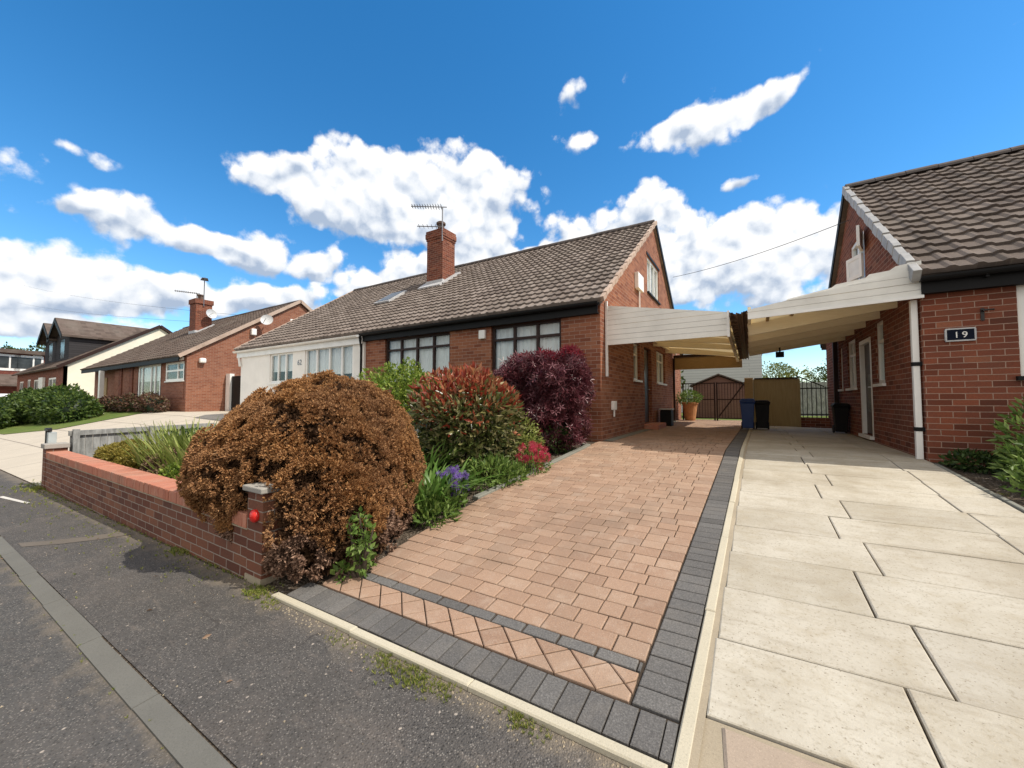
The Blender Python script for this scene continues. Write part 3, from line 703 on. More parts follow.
#SPLIT
# ================================================================ THE SETTING
def sheet(name, xs, ys, off, mat, kind='structure', hf=None, skirt=0):
    hf = hf or G; mb = MB(); nx, ny = len(xs), len(ys)
    V = [(x, y, hf(x, y) + off) for y in ys for x in xs]
    F = [(j * nx + i, j * nx + i + 1, (j + 1) * nx + i + 1, (j + 1) * nx + i) for j in range(ny - 1) for i in range(nx - 1)]
    mb.add(V, F); o = mb.build(name, mat, smooth=False); tag(o, kind=kind); return o
def span(a, b, step):
    n = max(1, int(round((b - a) / step))); return [a + (b - a) * i / n for i in range(n + 1)]
YS = [-400, -60, -6, -1.5, 0, .6, 1.0, 1.5] + [1.5 + 5.4 * i / 9 for i in range(1, 10)] + [8, 12, 20, 45, 100, 400]
XS = [-700, -300, -120, -80, -60] + span(-46, -40, 2) + span(-38, -20, 2) + span(-19, -13, 1) + span(-12, 6, 1) + [8, 12, 20, 60, 200, 500]
ground = sheet('ground', XS, YS, 0, M['soil'])
XL = [x for x in XS if -120 <= x <= 60]
sheet('road', XL, [-6, -1.5, 0, .655], .004, M['road'])
sheet('pavement', XL, [.755, 1.0, 1.478], .006, M['asphalt'])
# flush concrete edging between road and pavement, laid in lengths
mb = MB()
for i in range(200):
    x0 = -60 + i * .914; x1 = x0 + .908
    if x1 > 60: break
    y0, y1 = .655 + random.uniform(-.006, .006), .748 + random.uniform(-.006, .006)
    P = [(x0, y0), (x1, y0), (x1, y1), (x0, y1)]
    mb.add([(x, y, G(x, y) + .012) for x, y in P] + [(x, y, G(x, y) - .1) for x, y in P], [(0, 1, 2, 3), (0, 4, 5, 1), (1, 5, 6, 2), (2, 6, 7, 3), (3, 7, 4, 0)])
tag(mb.build('kerb', M['kerbgrey']), kind='structure')
mb = MB(); mb.add([(x, y, G(x, y) + .010) for x, y in ((-10.1, 1.03), (-8.9, 1.16), (-8.9, 1.20), (-10.1, 1.085))], [(0, 1, 2, 3)])
tag(mb.build('painted_mark', M['paint']), kind='structure')

# sandy sealed joint crossing the footway
mb = MB(); P_ = [(-6.35, .80), (-6.05, 1.0), (-5.80, 1.22), (-5.62, 1.44)]
for (xa, ya), (xb, yb) in zip(P_[:-1], P_[1:]):
    mb.add([(x, y, G(x, y) + .0095) for x, y in ((xa - .10, ya), (xa + .12, ya), (xb + .12, yb), (xb - .10, yb))], [(0, 1, 2, 3)])
tag(mb.build('pavement_patch', M['patch']), kind='structure')
# ---- block paved driveway
def shear(Y): return .022 * (Y - 1.5)
def interp(T, y):
    if y <= T[0][0]: return T[0][1]
    for (a, b), (c, d) in zip(T[:-1], T[1:]):
        if y <= c: return b + (d - b) * (y - a) / (c - a)
    return T[-1][1]
LEFT_EDGE = [(1.4, -2.75), (1.68, -2.66), (1.86, -2.46), (2.5, -2.58), (3.9, -2.62), (6.5, -2.44), (7.1, -2.40), (7.14, -2.20), (15.2, -2.20), (15.25, -2.38), (17, -2.38)]
def clip_poly(poly, a, b, c):
    """keep a*x + b*y + c >= 0"""
    out = []
    for i in range(len(poly)):
        p, q = poly[i], poly[(i + 1) % len(poly)]; dp = a * p[0] + b * p[1] + c; dq = a * q[0] + b * q[1] + c
        if dp >= 0: out.append(p)
        if (dp > 0) != (dq > 0) and dp != dq:
            t = dp / (dp - dq); out.append((p[0] + (q[0] - p[0]) * t, p[1] + (q[1] - p[1]) * t))
    return out
def block(mb, poly, h, mi=0, gap=.0038, ch=.0045, drop=.035):
    if mi == 1 and gap < .005: gap = .0056
    n = len(poly)
    if n < 3: return
    cx = sum(p[0] for p in poly) / n; cy = sum(p[1] for p in poly) / n
    area = abs(sum(poly[i][0] * poly[(i + 1) % n][1] - poly[(i + 1) % n][0] * poly[i][1] for i in range(n))) / 2
    if area < .0006: return
    def inset(k):
        r = []
        for x, y in poly:
            dx, dy = cx - x, cy - y; l = math.hypot(dx, dy) + 1e-6; r.append((x + dx / l * min(k * 1.35, l * .5), y + dy / l * min(k * 1.35, l * .5)))
        return r
    A = inset(gap); B = inset(gap + ch); j = random.uniform(-.0015, .0015)
    tx, ty = random.uniform(-.006, .006), random.uniform(-.006, .006)
    hh = lambda x, y: G(x, y) + h + j + tx * (x - cx) + ty * (y - cy)
    V = [(x, y, hh(x, y)) for x, y in B] + [(x, y, hh(x, y) - ch * .7) for x, y in A] + [(x, y, hh(x, y) - drop) for x, y in A]
    F = [tuple(range(n))] + [(n + i, n + (i + 1) % n, (i + 1) % n, i) for i in range(n)] + [(2 * n + i, 2 * n + (i + 1) % n, n + (i + 1) % n, n + i) for i in range(n)]
    mb.add(V, F, mi)
mb = MB()
# joint bed
ysb = [1.48, 1.68, 1.86, 2.1, 2.7, 3.3, 3.9, 4.5, 5.1, 5.7, 6.3, 6.9, 7.13, 7.15, 10, 12, 15.2, 17]
for a, b in zip(ysb[:-1], ysb[1:]):
    xs = [interp(LEFT_EDGE, a + 1e-4) + .0, interp(LEFT_EDGE, b - 1e-4)]
    q = [(xs[0], a), (-.26 + shear(a), a), (-.26 + shear(b), b), (xs[1], b)]
    k = 4
    for i in range(k):
        f0, f1 = i / k, (i + 1) / k
        pts = [(q[0][0] + (q[1][0] - q[0][0]) * f0, a), (q[0][0] + (q[1][0] - q[0][0]) * f1, a), (q[3][0] + (q[2][0] - q[3][0]) * f1, b), (q[3][0] + (q[2][0] - q[3][0]) * f0, b)]
        mb.add([(x, y, G(x, y) + .010) for x, y in pts], [(0, 1, 2, 3)], 2)
def lclip(poly):
    cy = sum(p[1] for p in poly) / len(poly); xl = interp(LEFT_EDGE, cy)
    return clip_poly(poly, 1, 0, -xl)
# grey soldier course along the front kerb
x = -2.72
while x < -.28:
    x1 = min(x + .105, -.262); P = lclip([(x, 1.492), (x1, 1.492), (x1, 1.675), (x, 1.675)]) if x > -2.6 else [(x, 1.492), (x1, 1.492), (x1, 1.675), (x, 1.675)]
    block(mb, P, .023, 1); x = x1
# pink diamonds between the grey bands
sdiag = .125
for i in range(-30, 30):
    for j in range(-6, 8):
        cx = -1.4 + (i + (j % 2) * .5) * 2 * sdiag * .80; cy = 1.77 + j * sdiag * .72
        P = [(cx - sdiag * .80, cy), (cx, cy - sdiag * .72), (cx + sdiag * .80, cy), (cx, cy + sdiag * .72)]
        P = clip_poly(clip_poly(clip_poly(P, 0, 1, -1.68), 0, -1, 1.858), -1, 0, -.455)
        if len(P) > 2: P = clip_poly(P, 1, 0, 2.62)
        if len(P) > 2: block(mb, P, .023, 0)
# grey stretcher course
x = -2.52
while x < -.46:
    x1 = min(x + .205, -.455); block(mb, [(x, 1.862), (x1, 1.862), (x1, 1.935), (x, 1.935)], .023, 1); x = x1
# grey soldier strip along the boundary kerb
y = 1.68
while y < 16.9:
    y1 = y + .105; a, b = -.455 + shear(y), -.262 + shear(y)
    a1, b1 = -.455 + shear(y1), -.262 + shear(y1)
    block(mb, [(a, y), (b, y), (b1, y1), (a1, y1)], .023, 1); y = y1
# pink field, random lengths in courses
y = 1.938
while y < 16.9:
    d = random.choice([.128, .128, .132]); y1 = y + d; xr = -.458 + shear((y + y1) / 2)
    x = xr; far = interp(LEFT_EDGE, (y + y1) / 2)
    while x > far:
        w = random.choice([.13, .165, .165, .20, .20]); x0 = x - w
        P = [(x0, y), (x, y), (x, y1), (x0, y1)]
        if x0 < far: P = lclip(P)
        if len(P) > 2: block(mb, P, .023, 0)
        x = x0
    y = y1
tag(mb.build('driveway', [M['pinkblock'], M['greyblock'], M['joint']]), kind='structure')

# cream concrete edging: along the front and between the two drives
def kerb_run(mb, pts, w, h, ln=.9, lip=.006):
    for (xa, ya), (xb, yb) in zip(pts[:-1], pts[1:]):
        L_ = math.hypot(xb - xa, yb - ya); n = max(1, int(round(L_ / ln))); dx, dy = (xb - xa) / L_, (yb - ya) / L_; px, py = -dy, dx
        for i in range(n):
            s0, s1 = L_ * i / n + .002, L_ * (i + 1) / n - .002; j = random.uniform(-.004, .004); o = random.uniform(-.004, .004)
            ring = lambda a, b, z: [(xa + dx * s + px * (t + o), ya + dy * s + py * (t + o), G(xa + dx * s, ya + dy * s) + z + j) for s, t in ((a, -b), ((s0 + s1) - a, -b), ((s0 + s1) - a, b), (a, b))]
            V = ring(s0 + lip, w / 2 - lip, h) + ring(s0, w / 2, h - lip) + ring(s0, w / 2, -.1)
            F = [(0, 1, 2, 3)] + [(4 + k, 4 + (k + 1) % 4, (k + 1) % 4, k) for k in range(4)] + [(8 + k, 8 + (k + 1) % 4, 4 + (k + 1) % 4, 4 + k) for k in range(4)]
            mb.add(V, F)
mb = MB(); kerb_run(mb, [(-2.80, 1.462), (-.27, 1.462)], .052, .028)
tag(mb.build('front_edging', M['kerb']), kind='structure')
mb = MB(); kerb_run(mb, [(-.237, 1.42), (-.237 + shear(3.5), 3.5), (-.237 + shear(7), 7.0), (-.237 + shear(13.4), 13.4)], .052, .036)
tag(mb.build('boundary_edging', M['kerb']), kind='structure')
mb = MB()
for a, b in zip(span(1.36, 13.4, .6)[:-1], span(1.36, 13.4, .6)[1:]):
    mb.add([(x, y, G(x, y) + .016) for x, y in ((-.21 + shear(a), a), (2.0, a), (2.0, b), (-.21 + shear(b), b))], [(0, 1, 2, 3)], 1)
    mb.add([(x, y, G(x, y) + .030) for x, y in ((-.212 + shear(a), a), (-.180 + shear(a), a), (-.180 + shear(b), b), (-.212 + shear(b), b))], [(0, 1, 2, 3)], 0)
mb.add([(x, y, G(x, y) + .022) for x, y in ((-.19, 1.36), (2.0, 1.36), (2.0, 1.742), (-.19, 1.742))], [(0, 1, 2, 3)], 0)
tag(mb.build('mortar_bed', [M['mortar'], M['joint']]), kind='structure')
# buff slabs
mb = MB()
rows = [1.745, 2.24, 2.75, 3.27, 3.79, 4.29, 4.78, 5.27, 5.745, 6.21, 6.68, 7.15, 7.62, 8.1, 8.6, 9.1, 9.6, 10.1, 10.6, 11.1, 11.6, 12.1, 12.6, 13.1, 13.4]
jts = [.515, .665, .535, .68, .55, .70, .57, .72, .60]
for i, (a, b) in enumerate(zip(rows[:-1], rows[1:])):
    j = jts[i] if i < len(jts) else (.58 if i % 2 else .72)
    xs = [-.188 + shear((a + b) / 2) + .0, j, 1.50 + .012 * (i % 3) if i > 3 else 1.42 + .05 * (i % 2), 1.895 if i > 5 else 1.93]
    for x0, x1 in zip(xs[:-1], xs[1:]):
        block(mb, [(x0, a), (x1, a), (x1, b), (x0, b)], .034, 0, .0048, .006, .03)
block(mb, [(-.10, 1.40), (.22, 1.38), (.30, 1.55), (.24, 1.73), (-.13, 1.73)], .032, 1, .012, .01); block(mb, [(.27, 1.38), (.62, 1.38), (.60, 1.73), (.29, 1.73), (.34, 1.55)], .030, 1, .012, .01)
tag(mb.build('slab_path', [M['slab'], M['pinkstone']]), kind='structure')
mb = MB(); kerb_run(mb, [(1.965, 2.2), (1.935, 4.2), (1.90, 6.7)], .045, .045, .6)
tag(mb.build('bed_edging', M['edgestone']), kind='structure')
mb = MB(); kerb_run(mb, [(-2.66, 3.55), (-2.53, 5.0), (-2.44, 6.55), (-2.60, 6.62)], .085, .05, 1.6)
tag(mb.build('stone_edging', M['edgestone']), kind='structure')
mb = MB()
for a, b in ((7.2, 10.6), (10.6, 15.2)):
    mb.add([(-2.4, a, G(-2.4, a) + .024), (-2.205, a, G(-2.2, a) + .024), (-2.205, b, G(-2.2, b) + .024), (-2.4, b, G(-2.4, b) + .024)], [(0, 1, 2, 3)])
tag(mb.build('path', M['edgestone']), kind='structure')
# neighbour's pale concrete drive and lawns
sheet('neighbour_drive', [x for x in XS if -120 <= x < -11] + [-11, -10.5], [y for y in YS if 1.4 < y < 6.4] + [6.9, 7.6, 9.2], .012, M['drive_concrete'])
mbl = MB()
for a, b in zip(span(-60, -24.6, 3)[:-1], span(-60, -24.6, 3)[1:]):
    f = lambda x: 2.9 + (x + 27) * .42 if x > -27 else 2.9 + (x + 27) * .02
    for k in range(5):
        pts = [(a, f(a) + (7 - f(a)) * k / 5), (b, f(b) + (7 - f(b)) * k / 5), (b, f(b) + (7 - f(b)) * (k + 1) / 5), (a, f(a) + (7 - f(a)) * (k + 1) / 5)]
        mbl.add([(x, y, G(x, y) + .03) for x, y in pts], [(0, 1, 2, 3)])
tag(mbl.build('front_lawn', M['lawn']), kind='structure')
sheet('back_lawn', [-40, -20, -10, 0, 10, 30, 60], [17.2, 20, 30, 60, 120], .01, M['lawn'])

# ================================================================ LEFT PAIR OF BUNGALOWS
FY, LX0, LX1 = 7.13, -16.26, -2.40
EY, EZ, RY, RZ = 6.95, 3.30, 12.13, 6.80
BY = 2 * RY - FY
hs_ = (RZ - EZ) / (RY - EY)
house = thing('semi_detached_bungalow', 'long bungalow pair left of the block drive, half red brick, half white clad', 'house', (-9.3, FY, .63))
mb = MB()
bw = [(-8.41, -6.12, 1.85, 3.07), (-4.92, -3.21, 1.85, 3.07)]
zt = EZ + (FY - EY) * hs_ - .12
wall(mb, [(-9.2, .4), (-9.2, zt), (LX1, zt), (LX1, .4)], bw, (0, FY, 0), (1, 0), .15)
gh = [(9.60, 10.25, 1.92, 2.85), (10.72, 11.62, .80, 2.86), (12.35, 13.75, 1.95, 2.95), (11.22, 12.85, 4.48, 5.52)]
def gable_out(y0, y1, ym, ez_, ey_, s, drop=.12):
    top = lambda y: ez_ + (min(y, 2 * ym - y) - ey_) * s - drop
    return [(y0, .4), (y0, top(y0)), (ym, top(ym)), (y1, top(y1)), (y1, .4)]
wall(mb, gable_out(FY + .15, BY, RY, EZ, EY, hs_), gh, (LX1, 0, 0), (0, 1), .15)
mb.box(LX0, LX1 - .15, BY - .15, BY, .4, zt)
mb.build('brick_wall', M['brick_left'], house)
mb = MB()
ww = [(-14.21, -12.77, 2.0, 3.02), (-12.09, -9.68, 1.86, 3.06)]
wall(mb, [(LX0, .4), (LX0, zt - .02), (-9.2, zt - .02), (-9.2, .4)], ww, (0, FY - .06, 0), (1, 0), .18)
for i in range(7):
    mb.box(-9.62 + i * .055, -9.62 + i * .055 + .045, FY - .078, FY - .058, .5, zt - .05)
wall(mb, [(-(BY), .4), (-(BY), zt - .1), (-RY, RZ - .15), (-FY, zt - .1), (-FY, .4)], [], (LX0, 0, 0), (0, -1), .15)
mb.build('white_wall', M['white_render'], house)
rf = tiled_slope('roof', -16.52, LX1 + .06, (EY, EZ), (RY, RZ), M['tile_left'], house)
mb = MB(); mb.add([(-16.5, RY, RZ), (LX1 + .06, RY, RZ), (LX1 + .06, 2 * RY - EY, EZ), (-16.5, 2 * RY - EY, EZ), (-16.5, RY, RZ - .1), (LX1 + .06, RY, RZ - .1), (LX1 + .06, 2 * RY - EY, EZ - .1), (-16.5, 2 * RY - EY, EZ - .1)],
                  [(0, 1, 2, 3), (7, 6, 5, 4), (2, 6, 7, 3), (1, 5, 6, 2), (0, 3, 7, 4)])
mb.build('rear_roof', M['tile_left'], house)
ridge_tiles(-16.5, LX1 + .05, RY, RZ + .02, M['ridge'], rf)
# mortared verge blocks along the gable
def verge(x, w, y0, z0, y1, z1, n, mat, parent, name='verge', thick=.10):
    mb = MB(); d = Vector((0, y1 - y0, z1 - z0)) / n; e = d.normalized(); up = Vector((0, -e.z, e.y))
    if up.z < 0: up = -up
    for i in range(n):
        c = Vector((x, y0, z0)) + d * (i + .5) + up * (.012 + .018 * (i % 2) - thick * .35)
        mb.obox(c, (w / 2, 0, 0), d * .465, up * thick / 2)
    return mb.build(name, mat, parent, bevel=.006)
verge(LX1 + .085, .075, EY + .02, EZ + .02, RY, RZ + .02, 27, M['verge_pink'], rf)
mb = MB(); d = Vector((0, RY - EY, EZ - RZ)); mb.beam((LX1 + .06, RY, RZ + .0), (LX1 + .06, 2 * RY - EY, EZ), .06, .16); mb.build('rear_verge', M['black'], rf)
# mortar edge on the far verge
mb = MB(); mb.beam((-16.53, EY, EZ + .01), (-16.53, RY, RZ + .02), .06, .10); mb.build('far_verge', M['verge_pink'], rf)
# gutters, fascia boards
mb = MB(); mb.box(-9.2, LX1 - .02, EY + .07, EY + .10, EZ - .24, EZ - .03); mb.box(-9.2, LX1 - .02, EY + .10, FY, EZ - .236, EZ - .215); mb.build('fascia_board', M['black'], house)
mb = MB(); gutter(mb, -9.22, LX1 + .03, EY + .0, EZ - .045, .062); mb.tube((-9.24, EY, EZ - .10), (-9.28, FY - .09, EZ - .42), .034); mb.tube((-9.28, FY - .09, EZ - .42), (-9.28, FY - .09, .6), .034); mb.build('gutter', M['black'], house)
mb = MB(); mb.box(-16.45, -9.21, EY + .05, EY + .08, EZ - .30, EZ - .03); mb.box(-16.45, -9.21, EY + .08, FY - .05, EZ - .296, EZ - .27); mb.build('fascia_board', M['white_upvc'], house)
mb = MB(); gutter(mb, -16.5, -9.3, EY - .02, EZ - .07, .062); mb.tube((-16.35, FY - .1, EZ - .3), (-16.2, FY - .12, EZ - .62), .045); mb.build('gutter', M['white_upvc'], house)
for a, b, c, d in bw:
    window(house, (0, FY, 0), (1, 0), a, b, c, d, (.25, .5, .75) if b < -6 else (.34, .67), .74, 'dark_frame', .06, .05, drape=1.0)
window(house, (0, FY - .06, 0), (1, 0), *ww[0], cols=(.34, .67), fw=.075, back=.03, drape=.62)
window(house, (0, FY - .06, 0), (1, 0), *ww[1], cols=(.25, .52, .77), fw=.075, back=.03, drape=.72)
g0 = (LX1, 0, 0)
window(house, g0, (0, 1), *gh[0], cols=(), transom=.7, fw=.05, back=.07)
window(house, g0, (0, 1), *gh[2], cols=(.5,), transom=.7, fw=.05, back=.07)
window(house, g0, (0, 1), *gh[3], cols=(.36, .68), frame='white_upvc', fw=.06, back=.03, sillmat='black')
mb = MB(); mb.box(LX1 - .012, LX1 + .02, 11.14, 12.93, 5.53, 5.60); mb.build('lintel', M['black'], house)
# side door in its recess
mb = MB(); mb.box(LX1 - .13, LX1 - .09, 10.74, 11.60, .80, 2.84)
dr = mb.build('side_door', M['dark_door'], house)
mb = MB(); mb.box(LX1 - .088, LX1 - .08, 10.95, 11.15, 1.5, 2.6); mb.build('glazing', M['farglass'], dr)
mb = MB(); mb.tube((LX1 - .085, 11.50, 1.72), (LX1 - .03, 11.50, 1.72), .014); mb.tube((LX1 - .035, 11.50, 1.72), (LX1 - .035, 11.38, 1.72), .012); mb.build('handle', M['dish'], dr)
mb = MB(); mb.box(LX1 + .002, LX1 + .36, 10.6, 11.7, .60, .78); mb.build('door_step', M['coping'], house, bevel=.01)
# small fittings
mb = MB(); mb.box(-5.22, -5.05, FY - .07, FY - .002, 2.80, 3.00); mb.build('alarm_box', M['white_upvc'], house, bevel=.012)
mb = MB(); mb.box(LX1 + .002, LX1 + .10, 9.78, 10.35, 4.22, 4.62); mb.tube((LX1 + .05, 10.06, 4.22), (LX1 + .05, 10.06, 3.6), .02); mb.build('vent_box', M['white_upvc'], house, bevel=.03)
mb = MB(); mb.box(LX1 + .002, LX1 + .07, 7.75, 7.93, 1.22, 1.40); mb.tube((LX1 + .03, 7.86, 1.22), (LX1 + .03, 7.86, 1.08), .02); mb.build('meter_box', M['white_upvc'], house, bevel=.01)
text_mesh('62', .25, M['metal'], 'house_number', house, (-12.50, FY - .066, 2.55), (1, 0))
# rooflight in the front slope beside the chimney
def on_roof(x, y, h=0): return Vector((x, y, EZ + (y - EY) * hs_)) + Vector((0, -hs_, 1)).normalized() * h
e_ = Vector((0, 1, hs_)).normalized(); u_ = Vector((0, -hs_, 1)).normalized()
mb = MB(); c = on_roof(-10.95, 9.55, .05); mb.obox(c, (.39, 0, 0), e_ * .5, u_ * .05); rl = mb.build('rooflight', M['lead'], rf)
mb = MB(); mb.obox(c + u_ * .056, (.31, 0, 0), e_ * .42, u_ * .005); mb.build('pane', M['farglass'], rl) if False else mb.build('rooflight_pane', M['farglass'], house)
# chimney
cx0, cx1, cy0, cy1 = -9.86, -9.12, 10.2, 10.86
mb = MB(); mb.box(cx0, cx1, cy0, cy1, 4.9, 7.15)
mb.box(cx0 - .022, cx1 + .022, cy0 - .022, cy1 + .022, 7.15, 7.23); mb.box(cx0 - .045, cx1 + .045, cy0 - .045, cy1 + .045, 7.23, 7.40); mb.box(cx0 - .03, cx1 + .03, cy0 - .03, cy1 + .03, 7.40, 7.50)
ch = mb.build('chimney', M['brick_dark'], rf)
mb = MB(); mb.lathe([(.14, 0), (.15, .1), (.12, .15), (.125, .27), (.17, .30), (.17, .36), (.12, .40), (.02, .41)], (-9.47, 10.5, 7.5), 14); pot = mb.build('chimney_pot', M['clay'], house, smooth=False)
mb = MB()
b0 = on_roof((cx0 + cx1) / 2, cy0 - .13, .05); mb.obox(b0, ((cx1 - cx0) / 2 + .15, 0, 0), e_ * .17, u_ * .03)
mb.obox(on_roof(cx1 + .10, (cy0 + cy1) / 2, .05), (.10, 0, 0), e_ * .56, u_ * .035); mb.obox(on_roof(cx0 - .10, (cy0 + cy1) / 2, .05), (.10, 0, 0), e_ * .56, u_ * .035)
mb.box(cx0 - .012, cx1 + .012, cy0 - .012, cy1 + .012, 5.2, on_roof(0, cy0).z + .18)
mb.build('flashing', M['lead'], rf)
def aerial(parent, base, h, boomdir, ln, name='aerial', n=12, second=True, r=.016):
    mb = MB(); b = Vector(base); t = b + Vector((0, 0, h)); mb.tube(b, t, r * 1.4)
    d = Vector(boomdir).normalized(); s = d.cross(Vector((0, 0, 1))).normalized()
    mb.tube(t - d * .15, t + d * ln, r)
    for i in range(n):
        p = t + d * (ln * (i + .5) / n); k = .22 - .08 * i / n; mb.tube(p - s * k, p + s * k, r * .6, n=5); mb.tube(p + Vector((0, 0, -.06)), p + Vector((0, 0, .06)), r * .6, n=5)
    if second:
        q = b + Vector((0, 0, h * .42)); mb.tube(q, q + d * ln * .8, r)
        for i in range(6):
            p = q + d * (ln * .8 * (i + .5) / 6); mb.tube(p - s * .16, p + s * .16, r * .6, n=5)
    return mb.build(name, M['metal'], parent)
aerial(house, (-9.10, 10.16, 7.0), 1.22, (-.8, -.55, .0), 1.1)

# ================================================================ RIGHT HOUSE
RX0, RX1, RFY = 1.90, 10.0, 6.95
REY, REZ, RRY, RRZ = 6.75, 3.00, 10.58, 5.90
RBY = 2 * RRY - RFY; rs = (RRZ - REZ) / (RRY - REY)
rh = thing('bungalow', 'dark red brick bungalow at the right edge with a navy 19 plaque beside its corner', 'house', (6, RFY, .65))
mb = MB(); rzt = REZ + (RFY - REY) * rs - .12
rw = [(2.70, 4.4, 1.70, 2.80)]
wall(mb, [(RX0, .4), (RX0, rzt), (RX1, rzt), (RX1, .4)], rw, (0, RFY, 0), (1, 0), .15)
Yg = lambda y: -y
sh_ = [(-9.12, -8.62, 1.70, 2.76), (-10.28, -9.42, .76, 2.58), (-11.42, -10.62, 1.68, 2.72), (-12.30, -11.98, 1.68, 2.68), (-10.75, -9.62, 3.72, 4.66)]
top = lambda y: REZ + (min(y, 2 * RRY - y) - REY) * rs - .12
wall(mb, [(-RBY, .4), (-RBY, top(RBY)), (-RRY, top(RRY)), (-(RFY + .15), top(RFY + .15)), (-(RFY + .15), .4)], sh_, (RX0, 0, 0), (0, -1), .15)
mb.box(RX0 + .15, RX1, RBY - .15, RBY, .4, rzt); mb.box(RX1 - .15, RX1, RFY + .15, RBY - .15, .4, rzt)
mb.build('brick_wall', M['brick_dark'], rh)
rr = tiled_slope('roof', RX0 - .07, RX1 + .2, (REY, REZ), (RRY, RRZ), M['tile_right'], rh, tw=.23, gauge=.28, roll=.026, lip=.036)
mb = MB(); mb.add([(RX0 - .08, RRY, RRZ), (RX1 + .2, RRY, RRZ), (RX1 + .2, 2 * RRY - REY, REZ), (RX0 - .08, 2 * RRY - REY, REZ), (RX0 - .08, RRY, RRZ - .12), (RX1 + .2, RRY, RRZ - .12), (RX1 + .2, 2 * RRY - REY, REZ - .12), (RX0 - .08, 2 * RRY - REY, REZ - .12)],
                  [(0, 1, 2, 3), (7, 6, 5, 4), (2, 6, 7, 3), (0, 3, 7, 4), (1, 5, 6, 2)])
mb.build('rear_roof', M['tile_right'], rh)
ridge_tiles(RX0 - .08, RX1, RRY, RRZ + .02, M['ridge'], rr)
verge(RX0 - .085, .085, REY - .04, REZ - .0, RRY, RRZ + .02, 16, M['verge_grey'], rr, 'verge_caps', .15)
mb = MB(); mb.beam((RX0 - .07, RRY, RRZ), (RX0 - .07, 2 * RRY - REY, REZ), .07, .16); mb.build('rear_verge', M['black'], rr)
mb = MB(); mb.box(RX0 - .02, RX1, REY + .08, REY + .11, REZ - .24, REZ - .03); mb.box(RX0 - .02, RX1, REY + .11, RFY, REZ - .236, REZ - .215); mb.build('fascia_board', M['black'], rh)
mb = MB(); gutter(mb, RX0 - .05, RX1, REY + .01, REZ - .045, .06)
for i in range(6): mb.box(RX0 + .5 + i * 1.1, RX0 + .53 + i * 1.1, REY + .01, REY + .08, REZ - .13, REZ - .05)
mb.build('gutter', M['black'], rh)
window(rh, (0, RFY, 0), (1, 0), *rw[0], cols=(.5,), transom=.55, fw=.085, back=.02, sillmat='black', curtain=True)
S0 = (RX0, 0, 0); SD = (0, -1)
window(rh, S0, SD, *sh_[0], cols=(), transom=.68, fw=.06, back=.03)
window(rh, S0, SD, *sh_[2], cols=(.5,), transom=.68, fw=.06, back=.03)
window(rh, S0, SD, *sh_[3], cols=(), fw=.05, back=.03)
# open casements in the gable window
gw = window(rh, S0, SD, *sh_[4], cols=(.5,), fw=.07, back=.02, sillmat='white_upvc')
def casement(parent, hinge, dx, dy, w, z0, z1):
    h = Vector(hinge); ax = Vector((dx, dy, 0)).normalized(); n = Vector((-ax.y, ax.x, 0)); mb = MB(); fw = .07
    def bar(a, b, c_, d, t=.022): mb.obox(h + ax * ((a + b) / 2) + Vector((0, 0, (c_ + d) / 2)), ax * (b - a) / 2, n * t, (0, 0, (d - c_) / 2))
    bar(0, w, z0, z0 + fw); bar(0, w, z1 - fw, z1); bar(0, fw, z0 + fw, z1 - fw); bar(w - fw, w, z0 + fw, z1 - fw)
    o = mb.build('casement', M['white_upvc'], parent); mb = MB(); bar(fw * .6, w - fw * .6, z0 + fw * .6, z1 - fw * .6, .012); mb.build('casement_panel', M['curtain'], rh)
casement(gw, (RX0 - .03, 9.62, 0), -.30, -.95, .44, 4.22, 4.60)
casement(gw, (RX0 - .03, 9.62, 0), -.34, .94, .44, 3.76, 4.20)
# side door
mb = MB(); mb.box(RX0 + .06, RX0 + .10, 9.50, 10.20, .78, 2.50); dr = mb.build('side_door', M['dark_door'], rh)
mb = MB(); mb.box(RX0 + .05, RX0 + .058, 9.72, 9.98, 1.2, 1.9); mb.build('glazing', M['farglass'], dr)
mb = MB(); mb.tube((RX0 + .06, 9.58, 1.66), (RX0 + .0, 9.58, 1.66), .014); mb.tube((RX0 + .005, 9.58, 1.66), (RX0 + .005, 9.70, 1.66), .012); mb.build('handle', M['dish'], dr)
mb = MB(); mb.box(RX0 - .004, RX0 + .06, 9.42, 9.50, .76, 2.58); mb.box(RX0 - .004, RX0 + .06, 10.20, 10.28, .76, 2.58); mb.box(RX0 - .004, RX0 + .06, 9.50, 10.20, 2.50, 2.58); mb.box(RX0 - .06, RX0 + .06, 9.40, 10.30, .70, .757); mb.build('door_frame', M['white_upvc'], dr)
# white square downpipe on the corner
mb = MB(); mb.box(RX0 - .085, RX0 - .02, 7.00, 7.065, .66, 2.72); dp = mb.build('downpipe', M['white_upvc'], rh, bevel=.006)
for z in (1.02, 1.86, .605):
    mb = MB(); mb.box(RX0 - .09, RX0 - .001, 6.99, 7.075, z, z + .05); mb.build('pipe_bracket', M['black'], dp)
